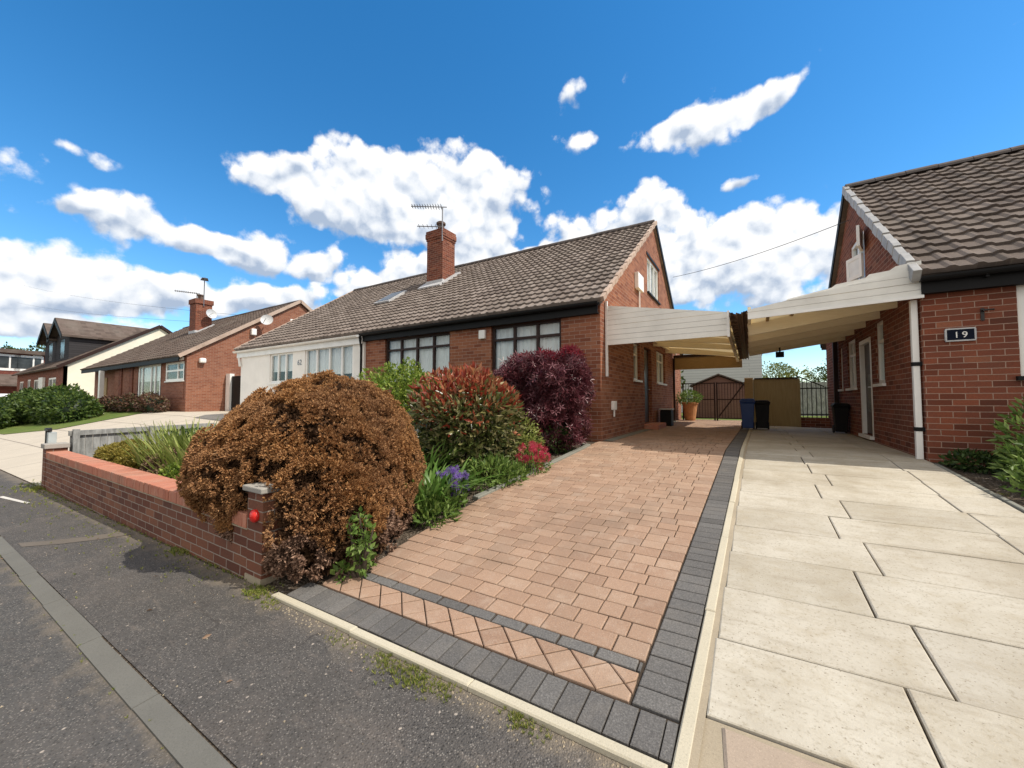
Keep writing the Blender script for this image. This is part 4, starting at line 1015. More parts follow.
# old hook on the brickwork, number plaque
mb = MB(); mb.tube((2.42, RFY - .001, 2.50), (2.42, RFY - .06, 2.50), .012); mb.tube((2.42, RFY - .055, 2.50), (2.50, RFY - .055, 2.50), .010); mb.box(2.405, 2.435, RFY - .012, RFY - .001, 2.38, 2.53); mb.build('hook', M['iron'], rh)
mb = MB(); mb.box(2.105, 2.345, RFY - .022, RFY - .002, 2.155, 2.295); pl = mb.build('number_plaque', M['plaque'], rh)
mb = MB(); mb.box(2.098, 2.352, RFY - .028, RFY - .004, 2.29, 2.306); mb.box(2.098, 2.352, RFY - .028, RFY - .004, 2.144, 2.16); mb.box(2.092, 2.108, RFY - .028, RFY - .004, 2.16, 2.29); mb.box(2.342, 2.358, RFY - .028, RFY - .004, 2.16, 2.29); mb.build('rim', M['lead'], pl)
text_mesh('1', .105, M['white_upvc'], 'numeral', pl, (2.165, RFY - .024, 2.188), (1, 0)); text_mesh('9', .105, M['white_upvc'], 'numeral', pl, (2.235, RFY - .024, 2.188), (1, 0))

# ================================================================ CARPORTS
cl = thing('carport', 'white boarded carport on the left brick house, over the block drive', 'carport', (-1.3, 11, .63))
def boards(mb, xa, xb, y, zb_a, zb_b, zt_a, zt_b, n, th=.02):
    """horizontal boards filling the trapezoid between the sloping bottom and the sloping top"""
    H = max(zt_a - zb_a, zt_b - zb_b); bh = H / n
    for i in range(n):
        lo, hi = i * bh, (i + 1) * bh - .005
        pts = []
        def edge(off):
            # clip the board's line against the top edge
            return zb_a + off, zb_b + off
        poly = [(xa, zb_a + lo), (xb, zb_b + lo), (xb, zb_b + hi), (xa, zb_a + hi)]
        s = (zt_b - zt_a) / (xb - xa); poly = clip_poly(poly, s, -1, zt_a - s * xa)
        if len(poly) > 2:
            j = random.uniform(-.003, .003); mb.prism([(x, y + j, z) for x, z in poly], (0, th, 0))
mb = MB(); boards(mb, -2.36, -.30, 7.40, 2.49, 2.50, 3.27, 2.90, 8); mb.box(-2.345, -.315, 7.425, 7.44, 2.52, 2.86)
mb.build('front_fascia', M['white_board'], cl)
mb = MB(); mb.box(-.30, -.262, 7.39, 7.45, 2.48, 2.92); mb.build('trim', M['white_upvc'], cl)
mb = MB(); mb.box(-2.385, -2.345, 7.385, 7.43, 1.88, 3.36); mb.build('upright', M['white_upvc'], cl)
# corrugated translucent sheet roof
def roof_sheet(parent, xa, za, xb, zb, y0, y1, name='roof_sheet'):
    n = int((y1 - y0) / .04); V = []; F = []
    for i in range(n + 1):
        y = y0 + (y1 - y0) * i / n; h = .018 * math.sin(i * math.pi / 2)
        V += [(xa, y, za + h), (xb, y, zb + h)]
    for i in range(n): F.append((2 * i, 2 * i + 1, 2 * i + 3, 2 * i + 2))
    mb = MB(); mb.add(V, F); return mb.build(name, M['sheet'], parent)
roof_sheet(cl, -2.38, 3.22, -.20, 2.86, 7.46, 15.3)
for y in (8.2, 9.4, 10.6, 11.9, 13.8):
    mb = MB(); mb.beam((-2.39, y, 3.09), (-.25, y, 2.84), .06, .17); mb.build('beam', M['cream_wood'], cl)
mb = MB(); mb.beam((-2.30, 7.5, 3.13), (-2.30, 15.3, 3.13), .05, .10); mb.beam((-.33, 7.45, 2.80), (-.33, 15.3, 2.80), .06, .16); mb.build('wall_plate', M['cream_wood'], cl)
mb = MB(); mb.box(-2.38, -.2, 15.30, 15.34, 2.53, 2.97); mb.build('back_fascia', M['tan_wood'], cl)
mb = MB(); mb.box(-2.38, -.2, 15.26, 15.298, 2.97, 3.06); mb.box(-2.39, -2.33, 15.22, 15.29, .6, 2.95); mb.build('back_frame', M['dark_frame'], cl)
# valley between the carports: dark brown corrugated lining with battens
mb = MB(); n = 16; V = []; F = []
for i in range(n + 1):
    x = -.262 + .255 * i / n; h = .008 * math.cos(i * math.pi / 2) + (-.03 if 3 < i < 13 else 0)
    for y in (7.12, 15.2): V.append((x, y, 2.83 + h))
for i in range(n): F.append((2 * i, 2 * i + 2, 2 * i + 3, 2 * i + 1))
mb.add(V, F)
for x in (-.25, -.155, -.08, -.012): mb.beam((x, 7.14, 2.80), (x, 15.2, 2.80), .022, .04)
y = 7.5
while y < 15: mb.box(-.26, -.155, y, y + .03, 2.755, 2.785); y += .42
mb.build('valley_gutter', M['brown_ply'], cl)

cr_ = thing('carport', 'cream beamed carport on the right brick house, over the buff slabs', 'carport', (1, 9.6, .63))
mb = MB(); boards(mb, 0.0, RX0 + .0, 6.86, 2.66, 2.73, 2.79, 3.10, 4)
mb.build('front_fascia', M['white_board'], cr_)
mb = MB(); mb.prism([(0.0, 6.835, 2.64), (RX0, 6.835, 2.71), (RX0, 6.835, 2.745), (0, 6.835, 2.675)], (0, .022, 0)); mb.build('trim', M['white_upvc'], cr_)
# ragged upper board along the fascia top
mb = MB(); zt_ = lambda x: 2.79 + (3.10 - 2.79) * x / RX0
mb.prism([(.45, 6.884, zt_(.45) - .03), (RX0, 6.884, zt_(RX0) - .03), (RX0, 6.884, zt_(RX0) + .10), (1.66, 6.884, zt_(1.66) + .105), (1.60, 6.884, zt_(1.6) + .07), (1.40, 6.884, zt_(1.4) + .085), (1.36, 6.884, zt_(1.36) + .05), (1.05, 6.884, zt_(1.05) + .06), (1.0, 6.884, zt_(1.0) + .03), (.50, 6.884, zt_(.5) + .02)], (0, .02, 0))
mb.build('flashing', M['white_board'], cr_)
roof_sheet(cr_, 0.0, 2.77, RX0 - .01, 3.08, 6.92, 12.45)
for y in (7.9, 8.8, 9.75, 10.7, 11.6):
    mb = MB(); mb.beam((0.0, y, 2.64), (RX0, y, 2.90), .06, .20); mb.build('beam', M['cream_wood'], cr_)
mb = MB()
for x in (.28, .62, .96, 1.3, 1.62): mb.beam((x, 6.95, 2.735 + .160 * x), (x, 12.4, 2.735 + .160 * x), .04, .045)
mb.build('roof_batten', M['tan_wood'], cr_)
mb = MB(); mb.beam((.02, 6.9, 2.78), (.02, 12.4, 2.78), .045, .12); mb.beam((RX0 - .03, 6.95, 3.02), (RX0 - .03, 12.4, 3.02), .045, .12); mb.build('wall_plate', M['cream_wood'], cr_)
mb = MB(); mb.beam((0, 12.43, 2.78), (RX0, 12.43, 2.98), .05, .16); mb.box(RX0 - .11, RX0 - .02, 12.38, 12.48, .6, 2.95); mb.build('back_frame', M['dark_frame'], cr_)
fl = MB(); fl.box(.54, .70, 10.96, 11.05, 2.42, 2.55); fl.tube((.62, 11.0, 2.55), (.62, 11.0, 2.78), .018)
tag(fl.build('floodlight', M['black'], bevel=.012), 'small black floodlight hanging under the beams of the right carport', 'lamp')
#SPLIT2
# ================================================================ FRONT GARDEN WALL
WT = thing('garden_wall', 'low dark brick front wall with an orange brick-on-edge top and capped end pillar', 'wall', (-6.7, 1.6, 0))
mb = MB(); n = 8
for i in range(n):
    a, b = -10.05 + (7.05 - .22 + .0) * i / n, -10.05 + 6.83 * (i + 1) / n
    mb.add([(x, y, z) for x in (a, b) for y, z in ((1.5, G(x, 1.5) - .1), (1.5, .44), (1.72, .44), (1.72, G(x, 1.7) - .1))], [(0, 4, 5, 1), (1, 5, 6, 2), (2, 6, 7, 3)])
mb.build('brick_wall', M['brick_wall'], WT)
mb = MB(); x = -10.0
while x < -3.30:
    j = random.uniform(-.003, .003); mb.obox((x + .0325, 1.605 + j, .503 + random.uniform(-.0015, .0015)), (.0305, 0, 0), (0, .118, 0), (0, 0, .053)); x += .066
mb.build('coping', M['coping'], WT, bevel=.005)
mb = MB(); mb.box(-10.0, -3.26, 1.488, 1.722, .4402, .4495); mb.build('mortar_course', M['mortar'], WT)
mb = MB(); mb.box(-3.265, -3.045, 1.493, 1.735, -.1, .735); mb.build('pillar', M['brick_wall'], WT)
mb = MB(); mb.box(-3.295, -3.015, 1.463, 1.765, .737, .778); mb.build('stone_cap', M['cap'], WT, bevel=.008)
mb = MB(); mb.box(-10.27, -10.05, 1.493, 1.74, -.2, .60); mb.build('end_pillar', M['brick_wall'], WT)
mb = MB(); mb.box(-10.30, -10.02, 1.47, 1.76, .602, .68); mb.build('end_cap', M['cap'], WT, bevel=.008)
mb = MB(); mb.box(-3.27, -3.04, 1.485, 1.74, -.02, .12); mb.build('plinth', M['mortar'], WT)
mb = MB()
V = []; prof = [(.046, 0), (.048, .018), (.040, .030), (.022, .038), (.001, .042)]
for r_, h in prof:
    for k in range(14):
        t = 2 * math.pi * k / 14; V.append((-3.135 + r_ * math.cos(t), 1.492 - h, .565 + r_ * math.sin(t)))
mb.add(V, [(j * 14 + k, j * 14 + (k + 1) % 14, (j + 1) * 14 + (k + 1) % 14, (j + 1) * 14 + k) for j in range(4) for k in range(14)])
tag(mb.build('reflector', M['red'], bevel=0, smooth=True), 'round red plastic reflector fixed on the front of the capped brick pillar', 'reflector')
mb = MB(); mb.box(-10.50, -10.38, 1.56, 1.66, -.2, .86); gp_ = mb.build('gate_post', M['fencegrey'], bevel=.006); tag(gp_, 'pale grey post at the far end of the front wall, with a dark iron strap', 'post')
mb = MB(); mb.box(-10.56, -10.505, 1.55, 1.62, -.2, .93); mb.box(-10.60, -10.36, 1.545, 1.60, .88, .92); mb.build('strap', M['iron'], gp_)
# weathered board fence running back from the wall
wf = thing('board_fence', 'low weathered pale grey board fence behind the far end of the front wall', 'fence', (-10.3, 2.7, .2))
mb = MB()
for i in range(22):
    y = 1.80 + i * .095; t = .80 + .02 * math.sin(i * 2.3) + .035 * min(1, i / 6); mb.box(-10.31 + random.uniform(-.004, .004), -10.285, y, y + .088, G(-10.3, y) - .05, t)
mb.build('boards', M['weathered'], wf)
for z in (.80,):
    mb = MB(); mb.beam((-10.28, 1.78, z + .03), (-10.28, 3.95, z + .065), .07, .085); mb.build('rail', M['weathered'], wf)
for y in (1.82, 2.85, 3.88):
    mb = MB(); mb.box(-10.27, -10.19, y, y + .08, 0, .90); mb.build('post', M['weathered'], wf)

# ================================================================ PLANTS OF THE FRONT GARDEN
def plant(name, label, cat, loc, group=None): return thing(name, label, cat, loc, group)
# --- the big browned dome
bb = plant('conifer_bush', 'big dome-shaped browned conifer bush bulging over the brick wall and pillar', 'bush', (-3.6, 2.5, .2))
dome = [((-3.80, 2.55, .66), (.86, .92, .97)), ((-3.90, 2.00, .78), (.50, .66, .43)), ((-3.18, 2.38, .50), (.38, .50, .58)), ((-2.90, 1.80, .40), (.21, .21, .42)), ((-3.34, 2.02, .74), (.44, .40, .56)), ((-4.08, 2.5, .84), (.58, .68, .60)), ((-2.74, 2.02, .32), (.25, .28, .32))]
def carve(P, D, *spheres):
    k = np.ones(len(P), bool)
    for c, r in spheres: k &= np.linalg.norm((P - np.array(c)) / np.array(r), axis=1) > 1
    return P[k], D[k]
HOLE = ((-3.30, 1.50, .92), (.26, .42, .15))
PIL = ((-3.19, 1.45, .60), (.16, .28, .26))
def blend(lobes, P, k=.16):
    """smooth union of ellipsoids: signed distance and gradient at P"""
    ds = []; gs = []
    for c, r in lobes:
        q = (P - np.array(c)) / np.array(r); l = np.linalg.norm(q, axis=1) + 1e-6; rm = 1 / np.linalg.norm((q / l[:, None]) / np.array(r), axis=1)
        ds.append((l - 1) * rm); gs.append(unit(q / np.array(r)))
    ds = np.array(ds); m = ds.min(0); w = np.exp(-(ds - m) / k); W_ = w.sum(0)
    return m - k * np.log(W_), unit((w[:, :, None] * np.array(gs)).sum(0) / W_[:, None])
def blend_points(lobes, n, k=.16):
    P, D = lobe_points(lobes, n, 0, 0, 1, 1, 0); P = P + rng.normal(size=P.shape) * .05
    for _ in range(5):
        f, g = blend(lobes, P, k); P = P - g * np.clip(f, -.15, .15)[:, None]
    return P, blend(lobes, P, k)[1]
P, Dn = blend_points(dome, 105000)
rel = .034 * (vnoise(P * 5.5, 3) * 2 - 1) + .035 * (vnoise(P * 12, 8) * 2 - 1)
P = P + Dn * (rel - .10 * rng.random(len(P)) ** 1.6)[:, None]
kk = (vnoise(P * 11, 12) > .36 + .16 * rng.random(len(P))) & (vnoise(P * 4.5, 17) > .17)
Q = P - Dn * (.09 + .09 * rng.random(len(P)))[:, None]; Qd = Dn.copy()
P, Dn = P[kk], Dn[kk]
Q, Qd = carve(Q, Qd, PIL, ((-3.25, 1.35, .36), (.24, .36, .38)), ((-4.6, 1.3, .1), (1.6, .50, .40)))
Q, Qd = Q[(Q[:, 2] > .14)][::2], Qd[(Q[:, 2] > .14)][::2]
P, Dn = carve(P, Dn, PIL, ((-3.25, 1.35, .36), (.22, .34, .36)), ((-4.6, 1.3, .1), (1.6, .45, .36)))
kk = P[:, 2] > .12 + .03 * P[:, 1]; P, Dn = P[kk], Dn[kk]
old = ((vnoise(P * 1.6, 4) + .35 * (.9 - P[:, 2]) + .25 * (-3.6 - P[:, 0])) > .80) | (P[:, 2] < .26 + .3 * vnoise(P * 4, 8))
leaves('foliage', P[~old], spread(Dn[~old], .42, .15), rng.uniform(.019, .036, (~old).sum()), T_SPRAY, M['brownleaf'], bb)
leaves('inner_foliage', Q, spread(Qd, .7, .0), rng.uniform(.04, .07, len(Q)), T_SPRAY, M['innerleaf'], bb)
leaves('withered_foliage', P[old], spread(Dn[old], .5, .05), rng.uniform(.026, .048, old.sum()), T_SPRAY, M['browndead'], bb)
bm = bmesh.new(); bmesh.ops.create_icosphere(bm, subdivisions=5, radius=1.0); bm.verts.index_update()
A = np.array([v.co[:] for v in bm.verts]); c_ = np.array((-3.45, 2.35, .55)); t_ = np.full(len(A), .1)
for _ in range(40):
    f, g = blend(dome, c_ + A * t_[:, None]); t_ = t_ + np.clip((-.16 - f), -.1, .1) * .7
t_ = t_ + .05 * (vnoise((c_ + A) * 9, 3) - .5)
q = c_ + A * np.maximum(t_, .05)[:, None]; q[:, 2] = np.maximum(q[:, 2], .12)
mbc = MB(); mbc.add(q, [[v.index for v in fc.verts] for fc in bm.faces]); bm.free(); mbc.build('shade_core', M['coreshade'], bb, smooth=True)  # solid dark core; shade between the sprays is put into its colour
mb = MB()
for i in range(26):
    a = random.uniform(-2.6, -.3); q = Vector((-3.6, 2.5, .3)); t = Vector((-3.6 + math.cos(a) * .75, 2.45 + math.sin(a) * .65, random.uniform(.5, 1.2))); mb.tube(q, t, .018, .006, 5)
mb.build('branches', M['bark'], bb)

def shrub(name, label, lobes, n, size, mat, tpl=T_LEAF, wid=.5, depth=.35, disp=.15, freq=3., gaps=.35, gfreq=5., core=.72, sp=.6, up=.2, seed=1, extra=None, stem=True, cat='shrub', corem='darkherb', group=None, trunk_to=None):
    c0 = lobes[0][0]; gz = G(c0[0], c0[1]); t = plant(name, label, cat, (c0[0], c0[1], gz), group)
    P, D = lobe_points(lobes, n, depth, disp, freq, seed, gaps, gfreq)
    k = P[:, 2] > gz + .01; P, D = P[k], D[k]
    if extra is not None:
        pick, m2 = extra; e = pick(P, D)
        leaves('young_leaves', P[e], spread(D[e], sp, up + .25), rng.uniform(*size, e.sum()), tpl, m2, t, wid); P, D = P[~e], D[~e]
    leaves('foliage', P, spread(D, sp, up), rng.uniform(*size, len(P)), tpl, mat, t, wid)
    if stem:
        tips = [tuple(P[i]) for i in rng.integers(0, len(P), 16)]
        branches('stems', (c0[0], c0[1], gz - .03), tips, .022, M['bark'], t)
    return t
# green rounded shrub by the brick front
shrub('rounded_shrub', 'bright yellow-green rounded shrub behind the browned dome, below the first brick-house window', [((-6.15, 5.6, 1.35), (.95, .8, .80)), ((-6.7, 5.5, 1.15), (.6, .6, .6)), ((-5.5, 5.6, 1.25), (.62, .6, .62)), ((-6.0, 5.5, .9), (1.1, .8, .55))], 14000, (.05, .09), M['limeleaf'], T_LEAF, .6, .4, .16, 3.2, .36, 4.5, seed=21)
# photinia
shrub('red_tipped_shrub', 'dense upright shrub with red young leaf tips over cream and green leaves, beside the drive', [((-3.62, 4.55, 1.25), (.82, .75, .58)), ((-3.55, 4.5, .95), (.78, .72, .62)), ((-3.5, 4.35, .72), (.6, .55, .45)), ((-3.2, 4.5, 1.2), (.48, .55, .5))], 9000, (.08, .15), M['photgreen'], T_LEAF, .34, .38, .12, 3.0, .30, 5.5, .7, .65, .25, seed=31,
      extra=(lambda P, D: (P[:, 2] + .5 * (vnoise(P * 4, 3) - .5) + .12 * D[:, 2]) > (.98 + .85 * rng.random(len(P)) ** .8), M['photred']))
# purple maple
ac = shrub('maple_shrub', 'dark purple cut-leaved maple with a crimson top against the brick corner', [((-3.15, 6.2, 1.75), (.78, .62, .56)), ((-3.58, 6.15, 1.72), (.52, .5, .46)), ((-2.68, 6.2, 1.72), (.44, .48, .50)), ((-3.0, 6.1, 1.25), (.62, .55, .50)), ((-2.70, 6.15, .98), (.36, .40, .40))], 9500, (.07, .12), M['acer'], T_STAR, 1., .45, .22, 3.4, .42, 4.2, .7, .5, -.35, seed=41,
      extra=(lambda P, D: (P[:, 2] + .2 * (vnoise(P * 4, 5) - .5)) > 2.14 + .12 * rng.random(len(P)), M['acertop']))
# strap-leaved clump between dome and red-tipped shrub
def strap_clump(name, label, c, r, h, n, mat, cat='plant', w=.035, lean=.75):
    gz = G(c[0], c[1]); t = plant(name, label, cat, (c[0], c[1], gz)); k = n
    a = rng.uniform(0, 2 * math.pi, k); rad = np.sqrt(rng.random(k)) * r; V = []; seg = 6
    bx = c[0] + np.cos(a) * rad; by = c[1] + np.sin(a) * rad
    a2 = a + rng.normal(size=k) * .5; ln = h * rng.uniform(.7, 1.15, k); le = lean * rng.uniform(.4, 1.1, k)
    for s in range(seg + 1):
        u = s / seg; out = ln * le * u ** 1.6; z = gz + ln * (u - .42 * le * u ** 2.6)
        ww = w * (1 - u ** 2.2) * .5 + .002
        for sg in (-1, 1): V.append(np.stack([bx + np.cos(a2) * out - np.sin(a2) * ww * sg, by + np.sin(a2) * out + np.cos(a2) * ww * sg, z], 1))
    V = np.stack(V, 1); F = [(2 * s, 2 * s + 1, 2 * s + 3, 2 * s + 2) for s in range(seg)]
    np_mesh('foliage', V, None, F, mat, t); return t
strap_clump('strap_leaf_clump', 'clump of arching bright green strap leaves between the browned dome and the red-tipped shrub', (-3.05, 3.20), .36, .56, 230, M['strap'], w=.045, lean=1.05)
strap_clump('day_lily_clump', 'tall green strap leaves with small white flowers behind the browned dome', (-3.75, 3.75), .35, .78, 170, M['strap'], w=.03)
def flowers(parent, heads, n, r, size, mat, tpl=T_STAR):
    for h in heads:
        d = unit(rng.normal(size=(n, 3))); P = np.array(h) + d * r * rng.random((n, 1)) ** .5
        leaves('flower_head', P, spread(d, .3, .2), rng.uniform(size * .7, size * 1.2, n), tpl, mat, parent)
    mb = MB()
    for h in heads:
        b = (h[0] + random.uniform(-.08, .08), h[1] + random.uniform(-.08, .08), G(h[0], h[1])); mb.tube(b, h, .006, .004, 5)
    mb.build('flower_stems', M['strap'], parent)
for o in list(col.objects):
    if o.name.startswith('day_lily_clump'):
        flowers(o, [(-4.0 + random.uniform(-.12, .12), 3.8 + random.uniform(-.1, .1), .93 + random.uniform(-.06, .06)) for _ in range(7)], 10, .035, .035, M['whiteflower'])
pf = shrub('flowering_herb', 'leafy green herb with purple flower spikes at the drive edge', [((-2.80, 3.0, .36), (.26, .26, .17)), ((-2.62, 2.85, .30), (.16, .18, .12))], 900, (.05, .10), M['herb'], T_LEAF, .35, .6, .2, 5, .2, 6, sp=.6, up=.5, seed=51, stem=False, cat='plant')
flowers(pf, [(-2.72 + random.uniform(-.14, .12), 3.26 + random.uniform(-.12, .22), random.uniform(.38, .66)) for _ in range(20)], 34, .042, .024, M['purpleflower'])
g1 = shrub('low_green_plant', 'low mound of pointed green leaves under the red-tipped shrub', [((-2.82, 4.08, .48), (.32, .34, .20)), ((-2.62, 4.25, .44), (.2, .24, .14))], 1100, (.06, .11), M['herb'], T_LEAF, .33, .6, .2, 5, .2, 6, sp=.6, up=.5, seed=61, stem=False, cat='plant')
pk = shrub('valerian_plant', 'pink flowered plant at the kerb beside the red-tipped shrub', [((-2.62, 4.75, .52), (.24, .30, .15))], 500, (.04, .08), M['herb'], T_LEAF, .4, .6, .2, 5, .2, 6, sp=.6, up=.4, seed=71, stem=False, cat='plant')
flowers(pk, [(-2.56 + random.uniform(-.16, .12), 4.75 + random.uniform(-.25, .35), random.uniform(.50, .80)) for _ in range(22)], 34, .055, .034, M['pinkflower'])
pk2 = shrub('valerian_plant', 'grey-green plant with red-pink flower heads in front of the purple maple', [((-3.20, 5.75, .72), (.34, .3, .22)), ((-3.0, 5.6, .66), (.2, .2, .16))], 800, (.04, .08), M['herb'], T_LEAF, .4, .6, .2, 5, .2, 6, sp=.6, up=.4, seed=73, stem=False, cat='plant')
flowers(pk2, [(-3.12 + random.uniform(-.25, .25), 5.78 + random.uniform(-.15, .15), random.uniform(.88, 1.06)) for _ in range(9)], 34, .06, .036, M['pinkflower'])
shrub('low_dark_shrub', 'low dark green shrub at the foot of the purple maple, nearest the brick corner', [((-2.82, 5.95, .78), (.26, .26, .26)), ((-2.70, 6.05, .70), (.18, .2, .2))], 900, (.04, .07), M['darkherb'], T_LEAF, .5, .5, .2, 5, .25, 6, seed=75, stem=False)
shrub('grey_green_shrub', 'loose grey-green shrub between the red-tipped shrub and the purple maple', [((-3.05, 5.15, .85), (.34, .3, .34)), ((-2.9, 5.0, .70), (.25, .25, .22))], 1200, (.04, .07), M['paleherb'], T_LEAF, .4, .5, .2, 5, .3, 6, seed=77, stem=False)
shrub('ivy_sprig', 'fresh green leafy sprig growing from the foot of the browned dome by the grey paving', [((-2.44, 1.88, .24), (.12, .10, .10)), ((-2.38, 1.86, .40), (.11, .08, .10)), ((-2.42, 1.84, .54), (.07, .06, .07)), ((-2.52, 1.80, .17), (.10, .06, .05))], 260, (.035, .07), M['herb'], T_LEAF, .6, .9, .25, 6, .2, 7, sp=.8, up=.3, seed=81, cat='plant')
# behind the wall
shrub('golden_heather', 'low golden green heather mound behind the front wall by the grey fence', [((-8.6, 2.15, .50), (.75, .30, .22)), ((-7.7, 2.1, .46), (.5, .26, .20)), ((-9.3, 2.2, .42), (.4, .26, .18))], 3800, (.04, .07), M['yellowherb'], T_SPRAY, .4, .35, .2, 4, .3, 5, seed=91, stem=False, up=.5)
shrub('withered_herb', 'withered pinkish brown herb behind the front wall, left of the browned dome', [((-6.85, 2.1, .46), (.45, .25, .24)), ((-6.3, 2.0, .40), (.3, .22, .18))], 1800, (.04, .07), M['brownherb'], T_SPRAY, .4, .5, .2, 4, .3, 5, seed=93, stem=False, up=.5)
strap_clump('tall_meadow_plant', 'tall pale yellow-green stems standing behind the front wall, in the middle of the bed', (-7.3, 2.5), .50, 1.0, 420, M['paleherb'], w=.035, lean=.40)
strap_clump('tall_meadow_plant', 'tall pale green stems behind the front wall, closest to the browned dome', (-6.35, 2.4), .46, .92, 380, M['paleherb'], w=.035, lean=.45)
shrub('low_lime_plant', 'low lime green leafy plant behind the front wall, touching the browned dome', [((-6.0, 1.98, .44), (.36, .2, .20)), ((-5.55, 2.0, .44), (.28, .2, .18))], 1100, (.04, .07), M['limeleaf'], T_LEAF, .6, .5, .2, 4, .25, 5, seed=95, stem=False, up=.4, cat='plant')
shrub('dark_leafy_plant', 'dark green leafy plant among the tall stems behind the front wall', [((-7.45, 2.5, .62), (.3, .25, .30))], 700, (.06, .1), M['darkherb'], T_LEAF, .5, .5, .2, 4, .25, 5, seed=97, stem=False, cat='plant')
# right-hand bed
shrub('leafy_border_shrub', 'loose pale green leafy shrub before the brick wall of number 19', [((2.72, 6.3, .98), (.36, .40, .44)), ((2.62, 5.85, .76), (.46, .5, .30)), ((2.50, 5.5, .66), (.42, .42, .20)), ((3.1, 6.0, .95), (.5, .5, .5))], 4200, (.06, .12), M['herb'], T_LEAF, .32, .5, .2, 3.5, .35, 4.5, sp=.6, up=.45, seed=101)
shrub('ground_cover_plant', 'low dark green plant at the foot of the brick wall below the number plaque', [((2.22, 6.62, .70), (.30, .22, .12)), ((2.55, 6.6, .72), (.26, .2, .12))], 1100, (.05, .08), M['darkherb'], T_LEAF, .5, .6, .2, 5, .2, 6, seed=103, stem=False, cat='plant')

# weeds and moss in the joints: one piece of ground cover
WP = []; WS = []
def weeds(x, y, n, r, s, ry=None):
    for _ in range(n):
        px, py = x + random.gauss(0, r), y + random.gauss(0, ry or r * .45); WP.append((px, py, G(px, py) + .006)); WS.append(random.uniform(.5, 1.1) * s)
for x, y, n, r, s in ((-1.61, 1.385, 34, .05, .035), (-1.40, 1.38, 70, .09, .042), (-1.25, 1.385, 40, .06, .032), (-.81, 1.40, 30, .05, .04), (-1.95, 1.39, 18, .08, .03), (-2.95, 1.45, 40, .08, .05), (-2.98, 1.40, 16, .05, .06), (-2.72, 1.40, 14, .06, .04), (-.13, 1.60, 16, .03, .03),
                      (-3.9, 1.465, 40, .25, .04), (-5.0, 1.46, 40, .4, .045), (-4.45, 1.46, 16, .08, .07), (-6.2, 1.46, 40, .45, .045), (-7.6, 1.46, 40, .5, .05), (-9.0, 1.46, 40, .4, .06), (-10.2, 1.44, 40, .15, .09), (-10.8, 1.42, 26, .25, .07), (1.72, 4.78, 30, .09, .035), (1.9, 4.7, 26, .1, .04), (1.6, 4.80, 12, .05, .02), (1.94, 5.6, 16, .06, .03), (-.15, 3.55, 12, .03, .03)):
    weeds(x, y, int(n * 2.6), r * 1.1, s * .62)
for _ in range(70):
    x = random.uniform(-9, -.6); weeds(x, .645 + random.uniform(-.02, .02), 1, .01, .018)
for _ in range(160):
    x = random.uniform(-9.8, -3.2); weeds(x, 1.475, 1, .01, .028)
WP = np.array(WP); D = np.zeros_like(WP); D[:, 2] = 1
tag(leaves('weeds', WP, spread(D, .3, .3), WS, T_GRASS, M['weed'], None), 'small weeds and grass tufts along the kerb and the wall foot', 'weeds', kind='stuff')
# scraps of dry leaf and grit on the tarmac
LP = np.array([(x, y, G(x, y) + .012) for x, y in [(random.uniform(-9, .6), random.uniform(-.2, 1.40)) for _ in range(60)] + [(-2.72, 1.02), (-2.2, .93), (-4.0, 1.2), (-3.4, 1.0)]])
D = unit(np.stack([rng.normal(size=len(LP)), rng.normal(size=len(LP)), np.full(len(LP), .12)], 1))
sz = rng.uniform(.008, .022, len(LP)); sz[-4:] = (.05, .03, .035, .04)
tag(leaves('leaf_litter', LP, D, sz, T_LEAF, M['brownherb'], None, .45), 'dry leaf scraps lying on the pavement and road', 'leaves', kind='stuff')
mbm = MB()
for _ in range(900):
    r_ = random.random()
    if r_ < .5: x, y = random.uniform(-2.8, .2), 1.40 + random.gauss(0, .035)
    elif r_ < .8: x, y = random.uniform(-10, -3), 1.455 + random.gauss(0, .02)
    else: x, y = random.uniform(-6, .4), random.uniform(.1, 1.4)
    if y > 1.432 and x > -2.8: continue
    s = random.uniform(.002, .0075); a = random.random() * 3
    mbm.add([(x + s * math.cos(a + k * 2.1), y + s * math.sin(a + k * 2.1), G(x, y) + .006) for k in range(3)] + [(x, y, G(x, y) + .007 + s * .9)], [(0, 1, 3), (1, 2, 3), (2, 0, 3)])
tag(mbm.build('grit', M['mortar']), 'loose grit and pebbles along the edge of the tarmac', 'grit', kind='stuff')
#SPLIT3
# ================================================================ BEHIND THE CARPORTS
gt = thing('metal_gate', 'dark metal bar gate with a diagonal brace behind the left carport', 'gate', (-1.2, 16.5, .63))
mb = MB()
for x in (-2.22, -1.13, -1.05, -.14): mb.box(x - .025, x + .025, 16.38, 16.43, .63, 2.08)
for a, b in ((-2.2, -1.15), (-1.03, -.16)):
    for z in (.72, 1.42, 2.03): mb.box(a, b, 16.39, 16.42, z, z + .04)
mb.build('gate_frame', M['dark_frame'], gt)
mb = MB(); x = -2.12
while x < -.2:
    if not -1.18 < x < -1.0: mb.box(x - .008, x + .008, 16.397, 16.413, .76, 2.03)
    x += .095
mb.build('bars', M['dark_frame'], gt)
mb = MB(); mb.beam((-1.0, 16.375, .80), (-.18, 16.375, 2.0), .02, .05); mb.build('brace', M['dark_frame'], gt)
sd_ = thing('garden_shed', 'brown wooden garden shed with a low pitched roof behind the bar gate', 'shed', (-1.1, 19.5, .63))
mb = MB(); mb.prism([(-2.15, 18.8, .5), (-.12, 18.8, .5), (-.12, 18.8, 2.02), (-1.13, 18.8, 2.45), (-2.15, 18.8, 2.02)], (0, 2.2, 0)); mb.build('wall', M['shed'], sd_)
mb = MB()
